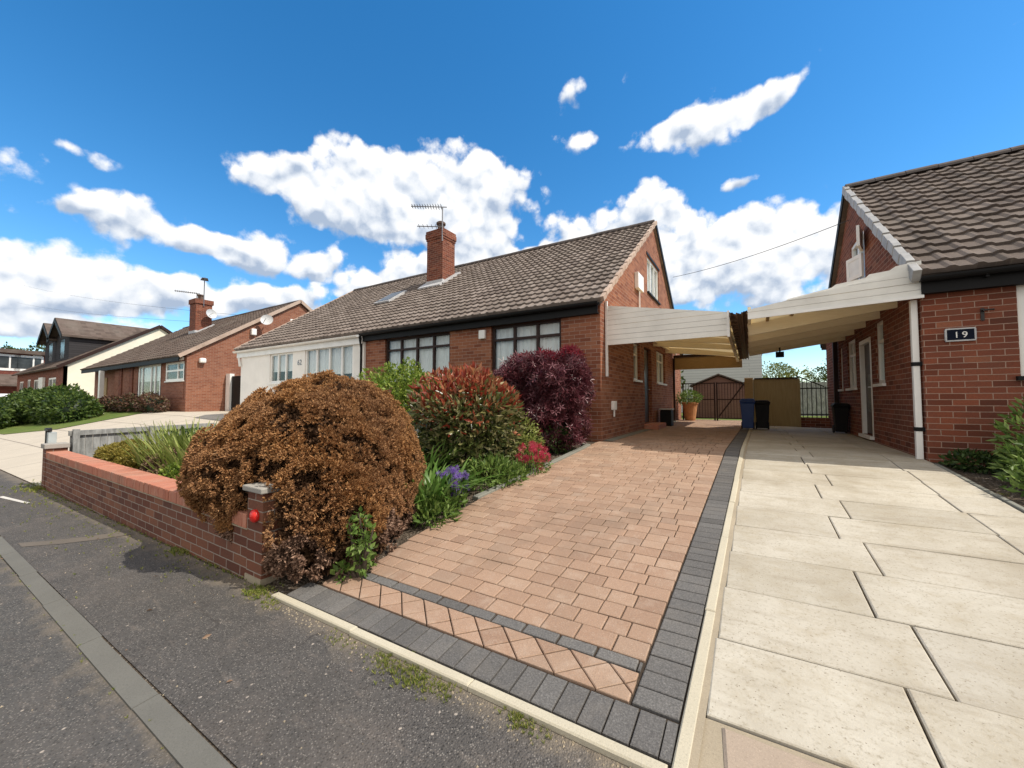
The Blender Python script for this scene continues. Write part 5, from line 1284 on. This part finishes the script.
for sx in (-1, 1): mb.prism([(-1.13, 18.7, 2.55), (-1.13, 18.7, 2.49), (-1.13 + sx * 1.14, 18.7, 2.0), (-1.13 + sx * 1.14, 18.7, 2.06)], (0, 2.4, 0))
mb.build('roof', M['tile_far'], sd_)
pn = thing('fence_panel', 'tall olive brown boarded panel between the bins and the iron railings', 'fence', (.6, 13.6, .63))
mb = MB(); x = .092
while x < 1.14: mb.box(x, x + .112, 13.6 + random.uniform(0, .008), 13.63, .66, 2.03); x += .1125
mb.build('boards', M['panel'], pn)
mb = MB(); mb.box(-.13, .09, 13.55, 13.70, .63, 2.08); mb.build('post', M['tan_wood'], pn, bevel=.01)
mb = MB(); mb.box(.12, 1.16, 13.58, 13.66, 2.032, 2.07); mb.build('capping_rail', M['dark_frame'], pn)
ra = thing('iron_railing', 'black iron railing with a sloping top rail on a dark low wall', 'railing', (1.55, 14, .63))
mb = MB(); mb.box(1.16, 2.15, 13.95, 14.1, .5, .92); mb.build('low_wall', M['brick_dark'], ra)
mb = MB(); x = 1.2
while x < 2.1: mb.box(x - .009, x + .009, 14.0, 14.02, .9, 2.1 - .52 * max(0, (x - 1.2)) if x < 1.75 else 1.80); x += .105
mb.build('bars', M['iron'], ra)
for q in (1.74, .99):
    mb = MB(); mb.box(1.16, 2.12, 14.0, 14.025, q, q + .033); mb.build('rail', M['iron'], ra)
mb = MB(); mb.beam((1.16, 14.01, 2.13), (1.80, 14.01, 1.80), .025, .03); mb.build('sloping_rail', M['iron'], ra)
def wheelie_bin(label, c, rz, mat, lidmat, h=1.0, sc=.6):
    t = thing('wheelie_bin', label, 'bin', c, 'wheelie bins'); t.rotation_euler = (0, 0, 0)
    x, y, z = c; mb = MB(); b, u = .20 * sc, .26 * sc
    V = [(x + sx * w, y + sy * w * 1.15, z + zz) for zz, w in ((.04, b), (h * .9, u), (h * .95, u + .02)) for sx, sy in ((-1, -1), (1, -1), (1, 1), (-1, 1))]
    mb.add(V, [(3, 2, 1, 0), (8, 9, 10, 11)] + [(4 * r + k, 4 * r + (k + 1) % 4, 4 * r + 4 + (k + 1) % 4, 4 * r + 4 + k) for r in range(2) for k in range(4)])
    body = mb.build('body', mat, t, bevel=.015)
    mb = MB(); w = u + .02
    V = [(x + sx * ww, y + sy * ww * 1.15, z + zz) for zz, ww in ((h * .952, w), (h * .99, w), (h * 1.07, w * .75)) for sx, sy in ((-1, -1), (1, -1), (1, 1), (-1, 1))]
    mb.add(V, [(3, 2, 1, 0), (8, 9, 10, 11)] + [(4 * r + k, 4 * r + (k + 1) % 4, 4 * r + 4 + (k + 1) % 4, 4 * r + 4 + k) for r in range(2) for k in range(4)])
    mb.build('lid', lidmat, t, bevel=.012)
    for s in (-1, 1):
        mb = MB(); mb.tube((x + s * .19 * sc, y + .25 * sc, z + .09), (x + s * .25 * sc, y + .25 * sc, z + .09), .09, n=16); mb.build('wheel', M['rubber'], t)
    mb = MB(); mb.tube((x - .2 * sc, y + u * 1.15 + .06, z + h * .97), (x + .2 * sc, y + u * 1.15 + .06, z + h * .97), .016); mb.build('handle', lidmat, t)
    return t
wheelie_bin('blue wheelie bin standing at the end of the boundary kerb under the carports', (-.06, 11.75, .665), 0, M['blue'], M['blue'], .74)
wheelie_bin('black wheelie bin beside the blue one, in front of the boarded panel', (.26, 11.85, .665), 0, M['black'], M['black'], .70)
wheelie_bin('black wheelie bin tucked against the side wall of the right house', (1.74, 11.4, .665), 0, M['black'], M['black'], .64, .5)
mb = MB(); mb.box(-2.30, -1.98, 12.2, 12.6, .63, 1.12); tb = mb.build('storage_bin', M['black'], bevel=.03); tag(tb, 'dark plastic storage bin beside the side door under the left carport', 'bin')
mb = MB(); mb.box(-2.32, -1.96, 12.18, 12.62, 1.125, 1.165); mb.build('lid', M['lead'], tb, bevel=.012)
pt = thing('planter', 'terracotta pot of grey-green leaves standing before the bar gate', 'plant pot', (-1.93, 15.95, .63))
mb = MB(); mb.lathe([(.17, 0), (.19, .1), (.26, .62), (.285, .64), (.285, .70), (.25, .71), (.23, .64), (.01, .63)], (-1.93, 15.95, .63), 20); mb.build('pot', M['terracotta'], pt)
P, D = lobe_points([((-1.93, 15.95, 1.50), (.42, .40, .26))], 900, .5, .2, 5, 3, .2, 6); leaves('foliage', P, spread(D, .5, .4), rng.uniform(.06, .12, len(P)), T_LEAF, M['herb'], pt, .35)
# low dark plants by the railing and a neighbour's white sided house
wh = thing('sided_house', 'house with white horizontal siding seen over the shed roof', 'house', (-1, 27, .6))
mb = MB(); mb.box(-6.5, .62, 26, 33, .3, 4.6); mb.build('wall', M['cladding'], wh)
mb = MB(); mb.prism([(-6.7, 25.8, 4.6), (.8, 25.8, 4.6), (-2.9, 25.8, 5.6)], (0, 7.4, 0)); mb.build('roof', M['tile_far'], wh)
sf = thing('panel_fence', 'pale grey panel fence across the back garden behind the iron railing', 'fence', (2, 24, .6))
mb = MB(); x = .8
while x < 7: mb.box(x, x + .145, 24 + random.uniform(0, .012), 24.03, .6, 2.3); x += .15
mb.build('boards', M['weathered'], sf)
def tree(name, label, x, y, h, r, mat, n, size, trunk=.2, seed=1, squash=1., group=None, crown0=.35):
    gz = G(x, y); t = thing(name, label, 'tree', (x, y, gz), group); rr = random.Random(seed); lobes = []
    for i in range(9):
        a = rr.uniform(0, 6.28); d = rr.uniform(.1, .62) * r; zz = gz + h * rr.uniform(crown0 + .12, .86)
        lobes.append(((x + math.cos(a) * d, y + math.sin(a) * d, zz), (r * rr.uniform(.38, .6), r * rr.uniform(.38, .6), h * rr.uniform(.11, .19) * squash)))
    lobes.append(((x, y, gz + h * .62), (r * .6, r * .6, h * .3)))
    P, D = lobe_points(lobes, n, .5, .22, 1.2 / max(.5, r * .4), seed, .42, 2.6 / max(.6, r * .5)); leaves('crown', P, spread(D, .8, .1), rng.uniform(*size, len(P)), T_LEAF, mat, t, .6)
    mb = MB(); mb.tube((x, y, gz - .1), (x + .1, y, gz + h * .45), trunk, trunk * .65, 8)
    for l in lobes[:7]: mb.tube((x + .1, y, gz + h * .38), l[0], trunk * .45, trunk * .12, 6)
    mb.build('trunk', M['bark'], t); return t
for i, (x, y, h, r, m, lab) in enumerate([(1.6, 36, 4.0, 1.7, 'treelight', 'pale leafy tree behind the back fence, next to the white sided house'), (3.4, 38, 3.7, 1.5, 'treelight', 'low pale tree in the middle of the back gardens gap'), (5.2, 36, 3.9, 1.6, 'tree', 'greener tree beyond the iron railing, at the right house wall'),
                                          (-4.0, 21.5, 3.1, 1.3, 'tree', 'small green tree left of the garden shed'), (7.3, 40, 4.4, 2.0, 'tree', 'taller tree partly hidden by the right house side wall')]):
    tree('garden_tree', lab, x, y, h, r, M[m], 2600, (.10, .2), .12, 200 + i, crown0=.1)
# overhead wire between the gables, and wires beyond the far roofs
def wire(name, label, a, b, sag, r):
    a, b = Vector(a), Vector(b); pts = [a.lerp(b, i / 14) - Vector((0, 0, sag * 4 * (i / 14) * (1 - i / 14))) for i in range(15)]
    mb = MB(); mb.path(pts, r, 5); tag(mb.build(name, M['cable']), label, 'cable')
wire('overhead_cable', 'thin cable sagging between the gables above the two carports', (-2.36, 15.4, 6.02), (1.9, 10.75, 5.28), .12, .008)
for i, (za, zb, lab) in enumerate([(34, 9.2, 'upper of the two thin wires crossing the sky over the far left roofs'), (29.6, 8.5, 'lower of the two thin wires crossing the sky over the far left roofs')]):
    wire('overhead_cable', lab, (-175 - 5 * i, 20, za), (-38, 20, zb), .9, .015)
#SPLIT4
# ================================================================ FAR LEFT HOUSES
BX0, BX1, BFY = -39.5, -22.8, 7.6
bh = thing('bungalow', 'orange-brick gabled bungalow with a satellite dish on its end wall', 'house', (-31, BFY, .85))
bEY, bEZ, bRY, bRZ = 7.25, 3.50, 12.94, 7.30; bs = (bRZ - bEZ) / (bRY - bEY); bzt = bEZ + (BFY - bEY) * bs - .14
mb = MB(); bholes = [(-29.2, -25.95, 1.55, 3.30), (-25.25, -22.95 - .05, 2.36, 3.28)]
wall(mb, [(-33.5, .2), (-33.5, bzt), (BX1, bzt), (BX1, .2)], bholes, (0, BFY, 0), (1, 0), .15)
mb.box(BX0, -33.5, BFY + .35, BFY + .5, .2, bzt); mb.box(-33.5, -33.35, BFY + .15, BFY + .35, .2, bzt)
topb = lambda y: bEZ + (min(y, 2 * bRY - y) - bEY) * bs - .14
BBY = 2 * bRY - BFY
wall(mb, [(BFY + .15, .2), (BFY + .15, topb(BFY + .15)), (bRY, topb(bRY)), (BBY, topb(BBY)), (BBY, .2)], [], (BX1, 0, 0), (0, 1), .15)
wall(mb, [(-BBY, .2), (-BBY, topb(BBY)), (-bRY, topb(bRY)), (-(BFY + .5), topb(BFY + .5)), (-(BFY + .5), .2)], [], (BX0, 0, 0), (0, -1), .15)
mb.box(BX0, BX1 - .2, BBY - .15, BBY, .2, bzt)
mb.build('brick_wall', M['brick_far'], bh)
mb = MB(); wall(mb, [(-29.35, 1.5), (-29.35, bzt - .1), (-23.0, bzt - .1), (-23.0, 1.5)], bholes, (0, BFY - .02, 0), (1, 0), .05)
for x in (-30.6, -32.5): mb.box(x, x + .5, BFY - .06, BFY - .01, .3, bzt - .2)
mb.build('dark_infill', M['brick_dark'], bh)
brf = tiled_slope('roof', BX0 - .1, BX1 + .1, (bEY, bEZ), (bRY, bRZ), M['tile_far'], bh, .33, .36, .03, .03)
mb = MB(); mb.add([(BX0 - .1, bRY, bRZ), (BX1 + .1, bRY, bRZ), (BX1 + .1, 2 * bRY - bEY, bEZ), (BX0 - .1, 2 * bRY - bEY, bEZ), (BX0 - .1, bRY, bRZ - .12), (BX1 + .1, bRY, bRZ - .12), (BX1 + .1, 2 * bRY - bEY, bEZ - .12), (BX0 - .1, 2 * bRY - bEY, bEZ - .12)], [(0, 1, 2, 3), (7, 6, 5, 4), (2, 6, 7, 3), (0, 3, 7, 4), (1, 5, 6, 2)])
mb.build('rear_roof', M['tile_far'], bh)
ridge_tiles(BX0, BX1 + .1, bRY, bRZ + .02, M['ridge'], brf)
mb = MB(); mb.beam((BX1 + .13, bEY, bEZ - .02), (BX1 + .13, bRY, bRZ - .0), .05, .17); mb.beam((BX1 + .13, bRY, bRZ), (BX1 + .13, 2 * bRY - bEY, bEZ), .05, .17); mb.build('bargeboard', M['verge_pink'], brf)
mb = MB(); mb.box(BX0, BX1, bEY + .03, bEY + .07, bEZ - .25, bEZ - .05); mb.build('fascia_board', M['black'], bh)
mb = MB(); mb.box(-31.0, -23.0, BFY - .12, BFY - .04, 3.34, 3.46); mb.build('lintel', M['white_board'], bh)
window(bh, (0, BFY - .02, 0), (1, 0), *bholes[0], cols=(.18, .58, .76), fw=.12, back=.0, curtain=True, drape=.5)
window(bh, (0, BFY - .02, 0), (1, 0), *bholes[1], cols=(.66,), transom=.55, fw=.10, back=.0, curtain=False)
mb = MB(); mb.box(-34.75, -34.45, 7.15, 7.35, .4, 3.25); mb.build('porch_post', M['white_upvc'], bh)
mb = MB(); mb.box(-37.8, -36.5, BFY + .30, BFY + .345, .8, 2.9); mb.build('front_door', M['tan_wood'], bh)
c0 = (-31.6, -30.65, 10.6, 11.5)
mb = MB(); mb.box(*c0, 5.2, 7.75); mb.box(c0[0] - .06, c0[1] + .06, c0[2] - .06, c0[3] + .06, 7.75, 8.05); bch = mb.build('chimney', M['brick_dark'], brf)
mb = MB(); mb.lathe([(.16, 0), (.15, .25), (.19, .3), (.19, .38), (.05, .4)], (-31.1, 11.0, 8.05), 10); mb.build('chimney_pot', M['clay'], bh)
zz = bEZ + (10.6 - bEY) * bs
mb = MB(); mb.box(c0[0] - .02, c0[1] + .02, c0[2] - .03, c0[2] + .4, zz - .1, zz + .22); mb.obox((c0[1] + .14, 11.05, bEZ + (11.05 - bEY) * bs + .07), (.14, 0, 0), Vector((0, .5, .5 * bs)), (0, 0, .05)); mb.build('flashing', M['lead'], brf)
aerial(bh, (-31.4, 10.9, 8.0), .55, (-.4, -.9, 0), 1.15, r=.022, second=False); aerial(bh, (-30.6, 11.0, 7.6), 1.7, (.9, -.3, 0), .8, r=.022, second=False)
def dish(parent, c, d, r):
    d = Vector(d).normalized(); a = d.orthogonal().normalized(); b = d.cross(a); V = []; F = []; c = Vector(c)
    for j in range(5):
        q = j / 4
        for k in range(18):
            t = 2 * math.pi * k / 18; V.append(c + (a * math.cos(t) + b * math.sin(t)) * r * q + d * (r * .28 * q * q))
    for j in range(4):
        for k in range(18): F.append((j * 18 + k, j * 18 + (k + 1) % 18, (j + 1) * 18 + (k + 1) % 18, (j + 1) * 18 + k))
    mb = MB(); mb.add(V, F); mb.tube(c, c - d * r * .5 + Vector((-.2, 0, -.1)), .03); mb.tube(c - a * r * .8, c + d * r * .9, .018); return mb.build('satellite_dish', M['dish'], parent)
dish(bh, (BX1 + .5, 10.9, 5.75), (.75, -.6, .25), .30); dish(bh, (-30.3, 11.3, 7.1), (.9, .1, .2), .32)
mb = MB(); mb.box(BX1 + .002, BX1 + .22, 8.05, 8.32, 3.22, 3.46); mb.build('lamp_box', M['white_upvc'], bh, bevel=.06)
mb = MB(); mb.box(BX1 + .002, BX1 + .2, 10.3, 10.55, 4.9, 5.25); mb.build('alarm_box', M['white_upvc'], bh, bevel=.04)
mb = MB(); mb.box(BX1 + .002, BX1 + .05, 12.4, 13.3, 5.8, 6.15); mb.build('vent', M['white_upvc'], bh)
sg = thing('side_gate', 'dark boarded side gate with a white post between the orange-brick and white bungalows', 'gate', (-20, 9.3, .85))
mb = MB(); x = -22.3
while x < -16.4: mb.box(x, x + .16, 9.3, 9.34, .9, 2.62); x += .165
mb.build('boards', M['black'], sg)
mb = MB(); mb.box(-22.75, -22.33, 9.22, 9.42, .8, 2.75); mb.build('post', M['white_upvc'], sg)

dh = thing('dormer_house', 'cream gabled house with two charcoal clad gabled dormers', 'house', (-56, 7.6, 1))
DX0, DX1 = -66.0, -46.3; dEY, dEZ, dRY, dRZ = 7.2, 4.0, 13.35, 8.2; ds = (dRZ - dEZ) / (dRY - dEY); dzt = dEZ + (7.6 - dEY) * ds - .15
topd = lambda y: dEZ + (min(y, 2 * dRY - y) - dEY) * ds - .15
mb = MB(); DB = 2 * dRY - 7.6
wall(mb, [(7.6, .2), (7.6, topd(7.6)), (dRY, topd(dRY)), (DB, topd(DB)), (DB, .2)], [], (DX1, 0, 0), (0, 1), .2); mb.build('cream_wall', M['cream_render'], dh)
mb = MB(); dhol = [(-64.5, -62.5, 1.6, 3.3), (-60.5, -59, 1.2, 3.4), (-57.5, -55, 1.5, 3.3), (-51.5, -48.8, 1.5, 3.3)]
wall(mb, [(DX0, .2), (DX0, dzt), (DX1, dzt), (DX1, .2)], dhol, (0, 7.6, 0), (1, 0), .2); mb.box(DX0, DX0 + .2, 7.8, DB, .2, dzt); mb.box(DX0, DX1 - .2, DB - .2, DB, .2, dzt); mb.build('front_wall', M['brick_dark'], dh)
for h_ in dhol: window(dh, (0, 7.6, 0), (1, 0), *h_, cols=(.5,), fw=.14, back=.02, glass='farglass', curtain=False)
mb = MB(); mb.box(-54.3, -52.6, 7.42, 7.58, 1.2, 3.4); mb.build('white_panel', M['white_upvc'], dh)
drf = tiled_slope('roof', DX0 - .2, DX1 + .12, (dEY, dEZ), (dRY, dRZ), M['tile_far'], dh, .4, .4, .03, .03)
mb = MB(); mb.add([(DX0, dRY, dRZ), (DX1 + .12, dRY, dRZ), (DX1 + .12, 2 * dRY - dEY, dEZ), (DX0, 2 * dRY - dEY, dEZ), (DX0, dRY, dRZ - .14), (DX1 + .12, dRY, dRZ - .14), (DX1 + .12, 2 * dRY - dEY, dEZ - .14), (DX0, 2 * dRY - dEY, dEZ - .14)], [(0, 1, 2, 3), (7, 6, 5, 4), (2, 6, 7, 3), (0, 3, 7, 4), (1, 5, 6, 2)])
mb.build('rear_roof', M['tile_far'], dh)
mb = MB(); mb.beam((DX1 + .16, dEY, dEZ), (DX1 + .16, dRY, dRZ + .02), .08, .24); mb.beam((DX1 + .16, dRY, dRZ + .02), (DX1 + .16, 2 * dRY - dEY, dEZ), .08, .24); mb.build('bargeboard', M['dark_frame'], drf)
for xc, hw, lab in ((-53.1, 2.45, 'dormer'), (-57.7, 2.3, 'dormer')):
    mb = MB(); zb = 4.6; ze = 7.2; zp = 8.75; y0 = 8.55
    wall(mb, [(xc - hw, zb), (xc - hw, ze), (xc, zp - .15), (xc + hw, ze), (xc + hw, zb)], [(xc - .8, xc + .8, 5.2, 6.9)], (0, y0, 0), (1, 0), .2)
    for s in (-1, 1): mb.add([(xc + s * hw, y0 + .2, zb + .2), (xc + s * hw, 14.6, ze), (xc + s * hw, y0 + .2, ze)], [(0, 1, 2)])
    d_ = mb.build('dormer', M['darkclad'], dh)
    mb = MB()
    for s in (-1, 1): mb.prism([(xc, y0 - .5, zp + .08), (xc, y0 - .5, zp - .10), (xc + s * (hw + .3), y0 - .5, ze - .28), (xc + s * (hw + .3), y0 - .5, ze - .10)], (0, 7.2, 0))
    mb.build('dormer_roof', M['tile_far'], d_)
    mb = MB()
    for s in (-1, 1): mb.prism([(xc, y0 - .55, zp + .05), (xc, y0 - .55, zp - .35), (xc + s * (hw + .3), y0 - .55, ze - .5), (xc + s * (hw + .3), y0 - .55, ze - .12)], (0, .06, 0))
    mb.build('bargeboard', M['black'], d_)
    mb = MB(); mb.box(xc - .8, xc + .8, y0 + .02, y0 + .06, 5.2, 6.9); mb.build('dormer_window', M['farglass'], dh)
# the house across the end of the road
Aw = Vector((-80, 0, 0))
fh = thing('flat_roofed_house', 'red tile-hung house with a long flat-roofed dormer band at the left edge', 'house', (-75, 14, .8))
def camw(px, zc):  # plan position from a bearing and a distance
    t = (px - 512) / 388 * zc; th = R(31.5); return Vector((t * math.cos(th) - zc * math.sin(th), t * math.sin(th) + zc * math.cos(th), 0))
A_, B_ = camw(-75, 40), camw(57, 49); dd = (B_ - A_); ln = dd.length; dd.normalize(); nn = Vector((dd.y, -dd.x, 0))
def fbox(mb, u0, u1, d0, d1, z0, z1): 
    c = A_ + dd * ((u0 + u1) / 2) - nn * ((d0 + d1) / 2) + Vector((0, 0, (z0 + z1) / 2)); mb.obox(c, dd * (u1 - u0) / 2, nn * (d1 - d0) / 2, (0, 0, (z1 - z0) / 2))
mb = MB(); fbox(mb, 0, ln, 0, 7, 3.6, 6.9); fbox(mb, -.5, ln + 3, -.6, 8, 0, 3.6); mb.build('wall', M['brick_hung'], fh)
mb = MB(); fbox(mb, -.5, ln + .4, -.5, 7.5, 6.9, 7.35); fl_ = mb.build('flat_roof', M['tile_far'], fh)
mb = MB(); fbox(mb, ln - 1.2, ln + 2.4, .3, 5, 4.6, 6.85); mb.build('grey_cladding', M['cladding'], fh)
u = .6
for u0 in (ln * .10, ln * .42, ln * .615):
    f = MB(); fbox(f, u0, u0 + 2.35, -.06, 0, 4.85, 6.75); w_ = f.build('window', M['white_upvc'], fh)
    g = MB(); fbox(g, u0 + .22, u0 + 1.45, -.08, -.062, 5.15, 6.5); g.build('pane', M['farglass'], w_); g = MB(); fbox(g, u0 + 1.6, u0 + 2.15, -.08, -.062, 5.15, 6.5); g.build('pane', M['farglass'], w_)
mb = MB(); fbox(mb, ln - 2.2, ln - 1.4, -.05, .0, 4.4, 6.85); mb.build('white_panel', M['white_upvc'], fh)
mb = MB()
c1, c2 = A_ + dd * -1, A_ + dd * (ln + 4)
mb.prism([c1 + nn * 1.5 + Vector((0, 0, 3.2)), c1 - nn * .1 + Vector((0, 0, 4.5)), c1 - nn * .1 + Vector((0, 0, 4.3)), c1 + nn * 1.5 + Vector((0, 0, 3.0))], dd * (ln + 5)); mb.build('lower_roof', M['tile_far'], fh)

# hedges, lawn plants and oddments on the left
def hedge(name, label, lobes, n, size, mat, seed):
    c0 = lobes[0][0]; t = thing(name, label, 'hedge', (c0[0], c0[1], G(c0[0], c0[1])))
    P, D = lobe_points(lobes, n, .3, .16, 1.6, seed, .30, 3.0); k = P[:, 2] > G(c0[0], c0[1]) - .2; leaves('foliage', P[k], spread(D[k], .8, .15), rng.uniform(*size, k.sum()), T_LEAF, mat, t, .6)
    lobe_core(lobes, .8, 'stems', M['conifer'], t, .1, 2., seed)
    return t
hedge('hedge', 'broad clipped dark green hedge in front of the cream gabled house', [((-30.6, 4.9, 1.02), (2.3, 1.0, 1.08)), ((-33.2, 4.7, .95), (2.3, 1.0, 1.05)), ((-28.4, 5.0, .92), (1.5, .9, .82)), ((-35.6, 4.5, .8), (2.0, 1.0, 1.1))], 15000, (.10, .2), M['hedge'], 301)
hedge('round_bush', 'rounded green bush at the left edge, nearer the road than the hedge', [((-33.2, 3.1, .60), (1.7, .9, .85)), ((-35.5, 3.2, .7), (1.7, 1., 1.0))], 6000, (.10, .18), M['hedge'], 303)
hedge('low_red_hedge', 'low reddish brown hedge along the front of the orange-brick bungalow', [((-30.5, 6.75, 1.10), (1.6, .35, .50)), ((-27.6, 6.8, 1.15), (1.9, .35, .50)), ((-24.6, 6.9, 1.18), (1.7, .35, .52)), ((-32.6, 6.7, 1.0), (1.0, .35, .5))], 7000, (.08, .15), M['redbush'], 305)
tree('conifer_tree', 'dark dense conifer at the left edge before the red tile-hung house', -84, 8.2, 5.6, 2.3, M['conifer'], 5200, (.2, .4), .25, 307, crown0=.02)
for i, (px, zc, h, lab) in enumerate([(8, 95, 15, 'dark tree above the flat roof, leftmost on the skyline'), (26, 105, 14.6, 'pale tree above the flat roof, left of the dormers'), (45, 98, 15.2, 'taller dark tree beside the charcoal dormers')]):
    p = camw(px, zc); tree('skyline_tree', lab, p.x, p.y, h, 3.4, M['tree' if i != 1 else 'treelight'], 1700, (.4, .8), .3, 320 + i, crown0=.3, group=None)
mb = MB(); mb.box(-32.2, -31.7, 5.85, 5.95, .45, 1.95); tag(mb.build('white_board', M['white_upvc'], bevel=.02), 'upright white board between the dark hedge and the porch post', 'board')
mb = MB()
for a, b in (((-31.3, 5.7, .65), (-28.6, 6.1, .75)), ((-31.2, 5.8, 1.5), (-28.4, 5.9, .72)), ((-31.4, 5.75, 1.05), (-29.6, 6.0, 1.02))): mb.beam(a, b, .10, .13)
tag(mb.build('timber_pile', M['kerb']), 'pale leaning timbers beside the upright white board', 'timbers')
mb = MB(); mb.box(-33.9, -32.5, 5.5, 5.62, .35, 1.0); tag(mb.build('low_white_wall', M['white_render'], bevel=.02), 'low white wall stub left of the upright white board', 'wall')
# parked car behind the left bush
ca = thing('parked_car', 'white car parked at the left edge behind the rounded bush', 'car', (-47.5, 5.2, .3))
cz = G(-47.5, 5.2)
side = [(-2.0, .35), (-2.05, .75), (-1.2, .95), (-.55, 1.42), (.9, 1.45), (1.6, 1.0), (2.05, .9), (2.1, .35)]
mb = MB(); mb.prism([(-47.5 + x, 4.4, cz + z) for x, z in side], (0, 1.65, 0)); mb.build('body', M['car'], ca, bevel=.08)
mb = MB(); mb.prism([(-47.5 + x, 4.385, cz + z) for x, z in ((-1.05, .96), (-.5, 1.36), (.85, 1.38), (1.4, 1.0))], (0, 1.68, 0)); mb.build('windows', M['farglass'], ca)
for sx in (-1.3, 1.35):
    for sy in (4.42, 5.95):
        mb = MB(); mb.tube((-47.5 + sx, sy - .08, cz + .32), (-47.5 + sx, sy + .1, cz + .32), .32, n=18); mb.build('wheel', M['rubber'], ca)
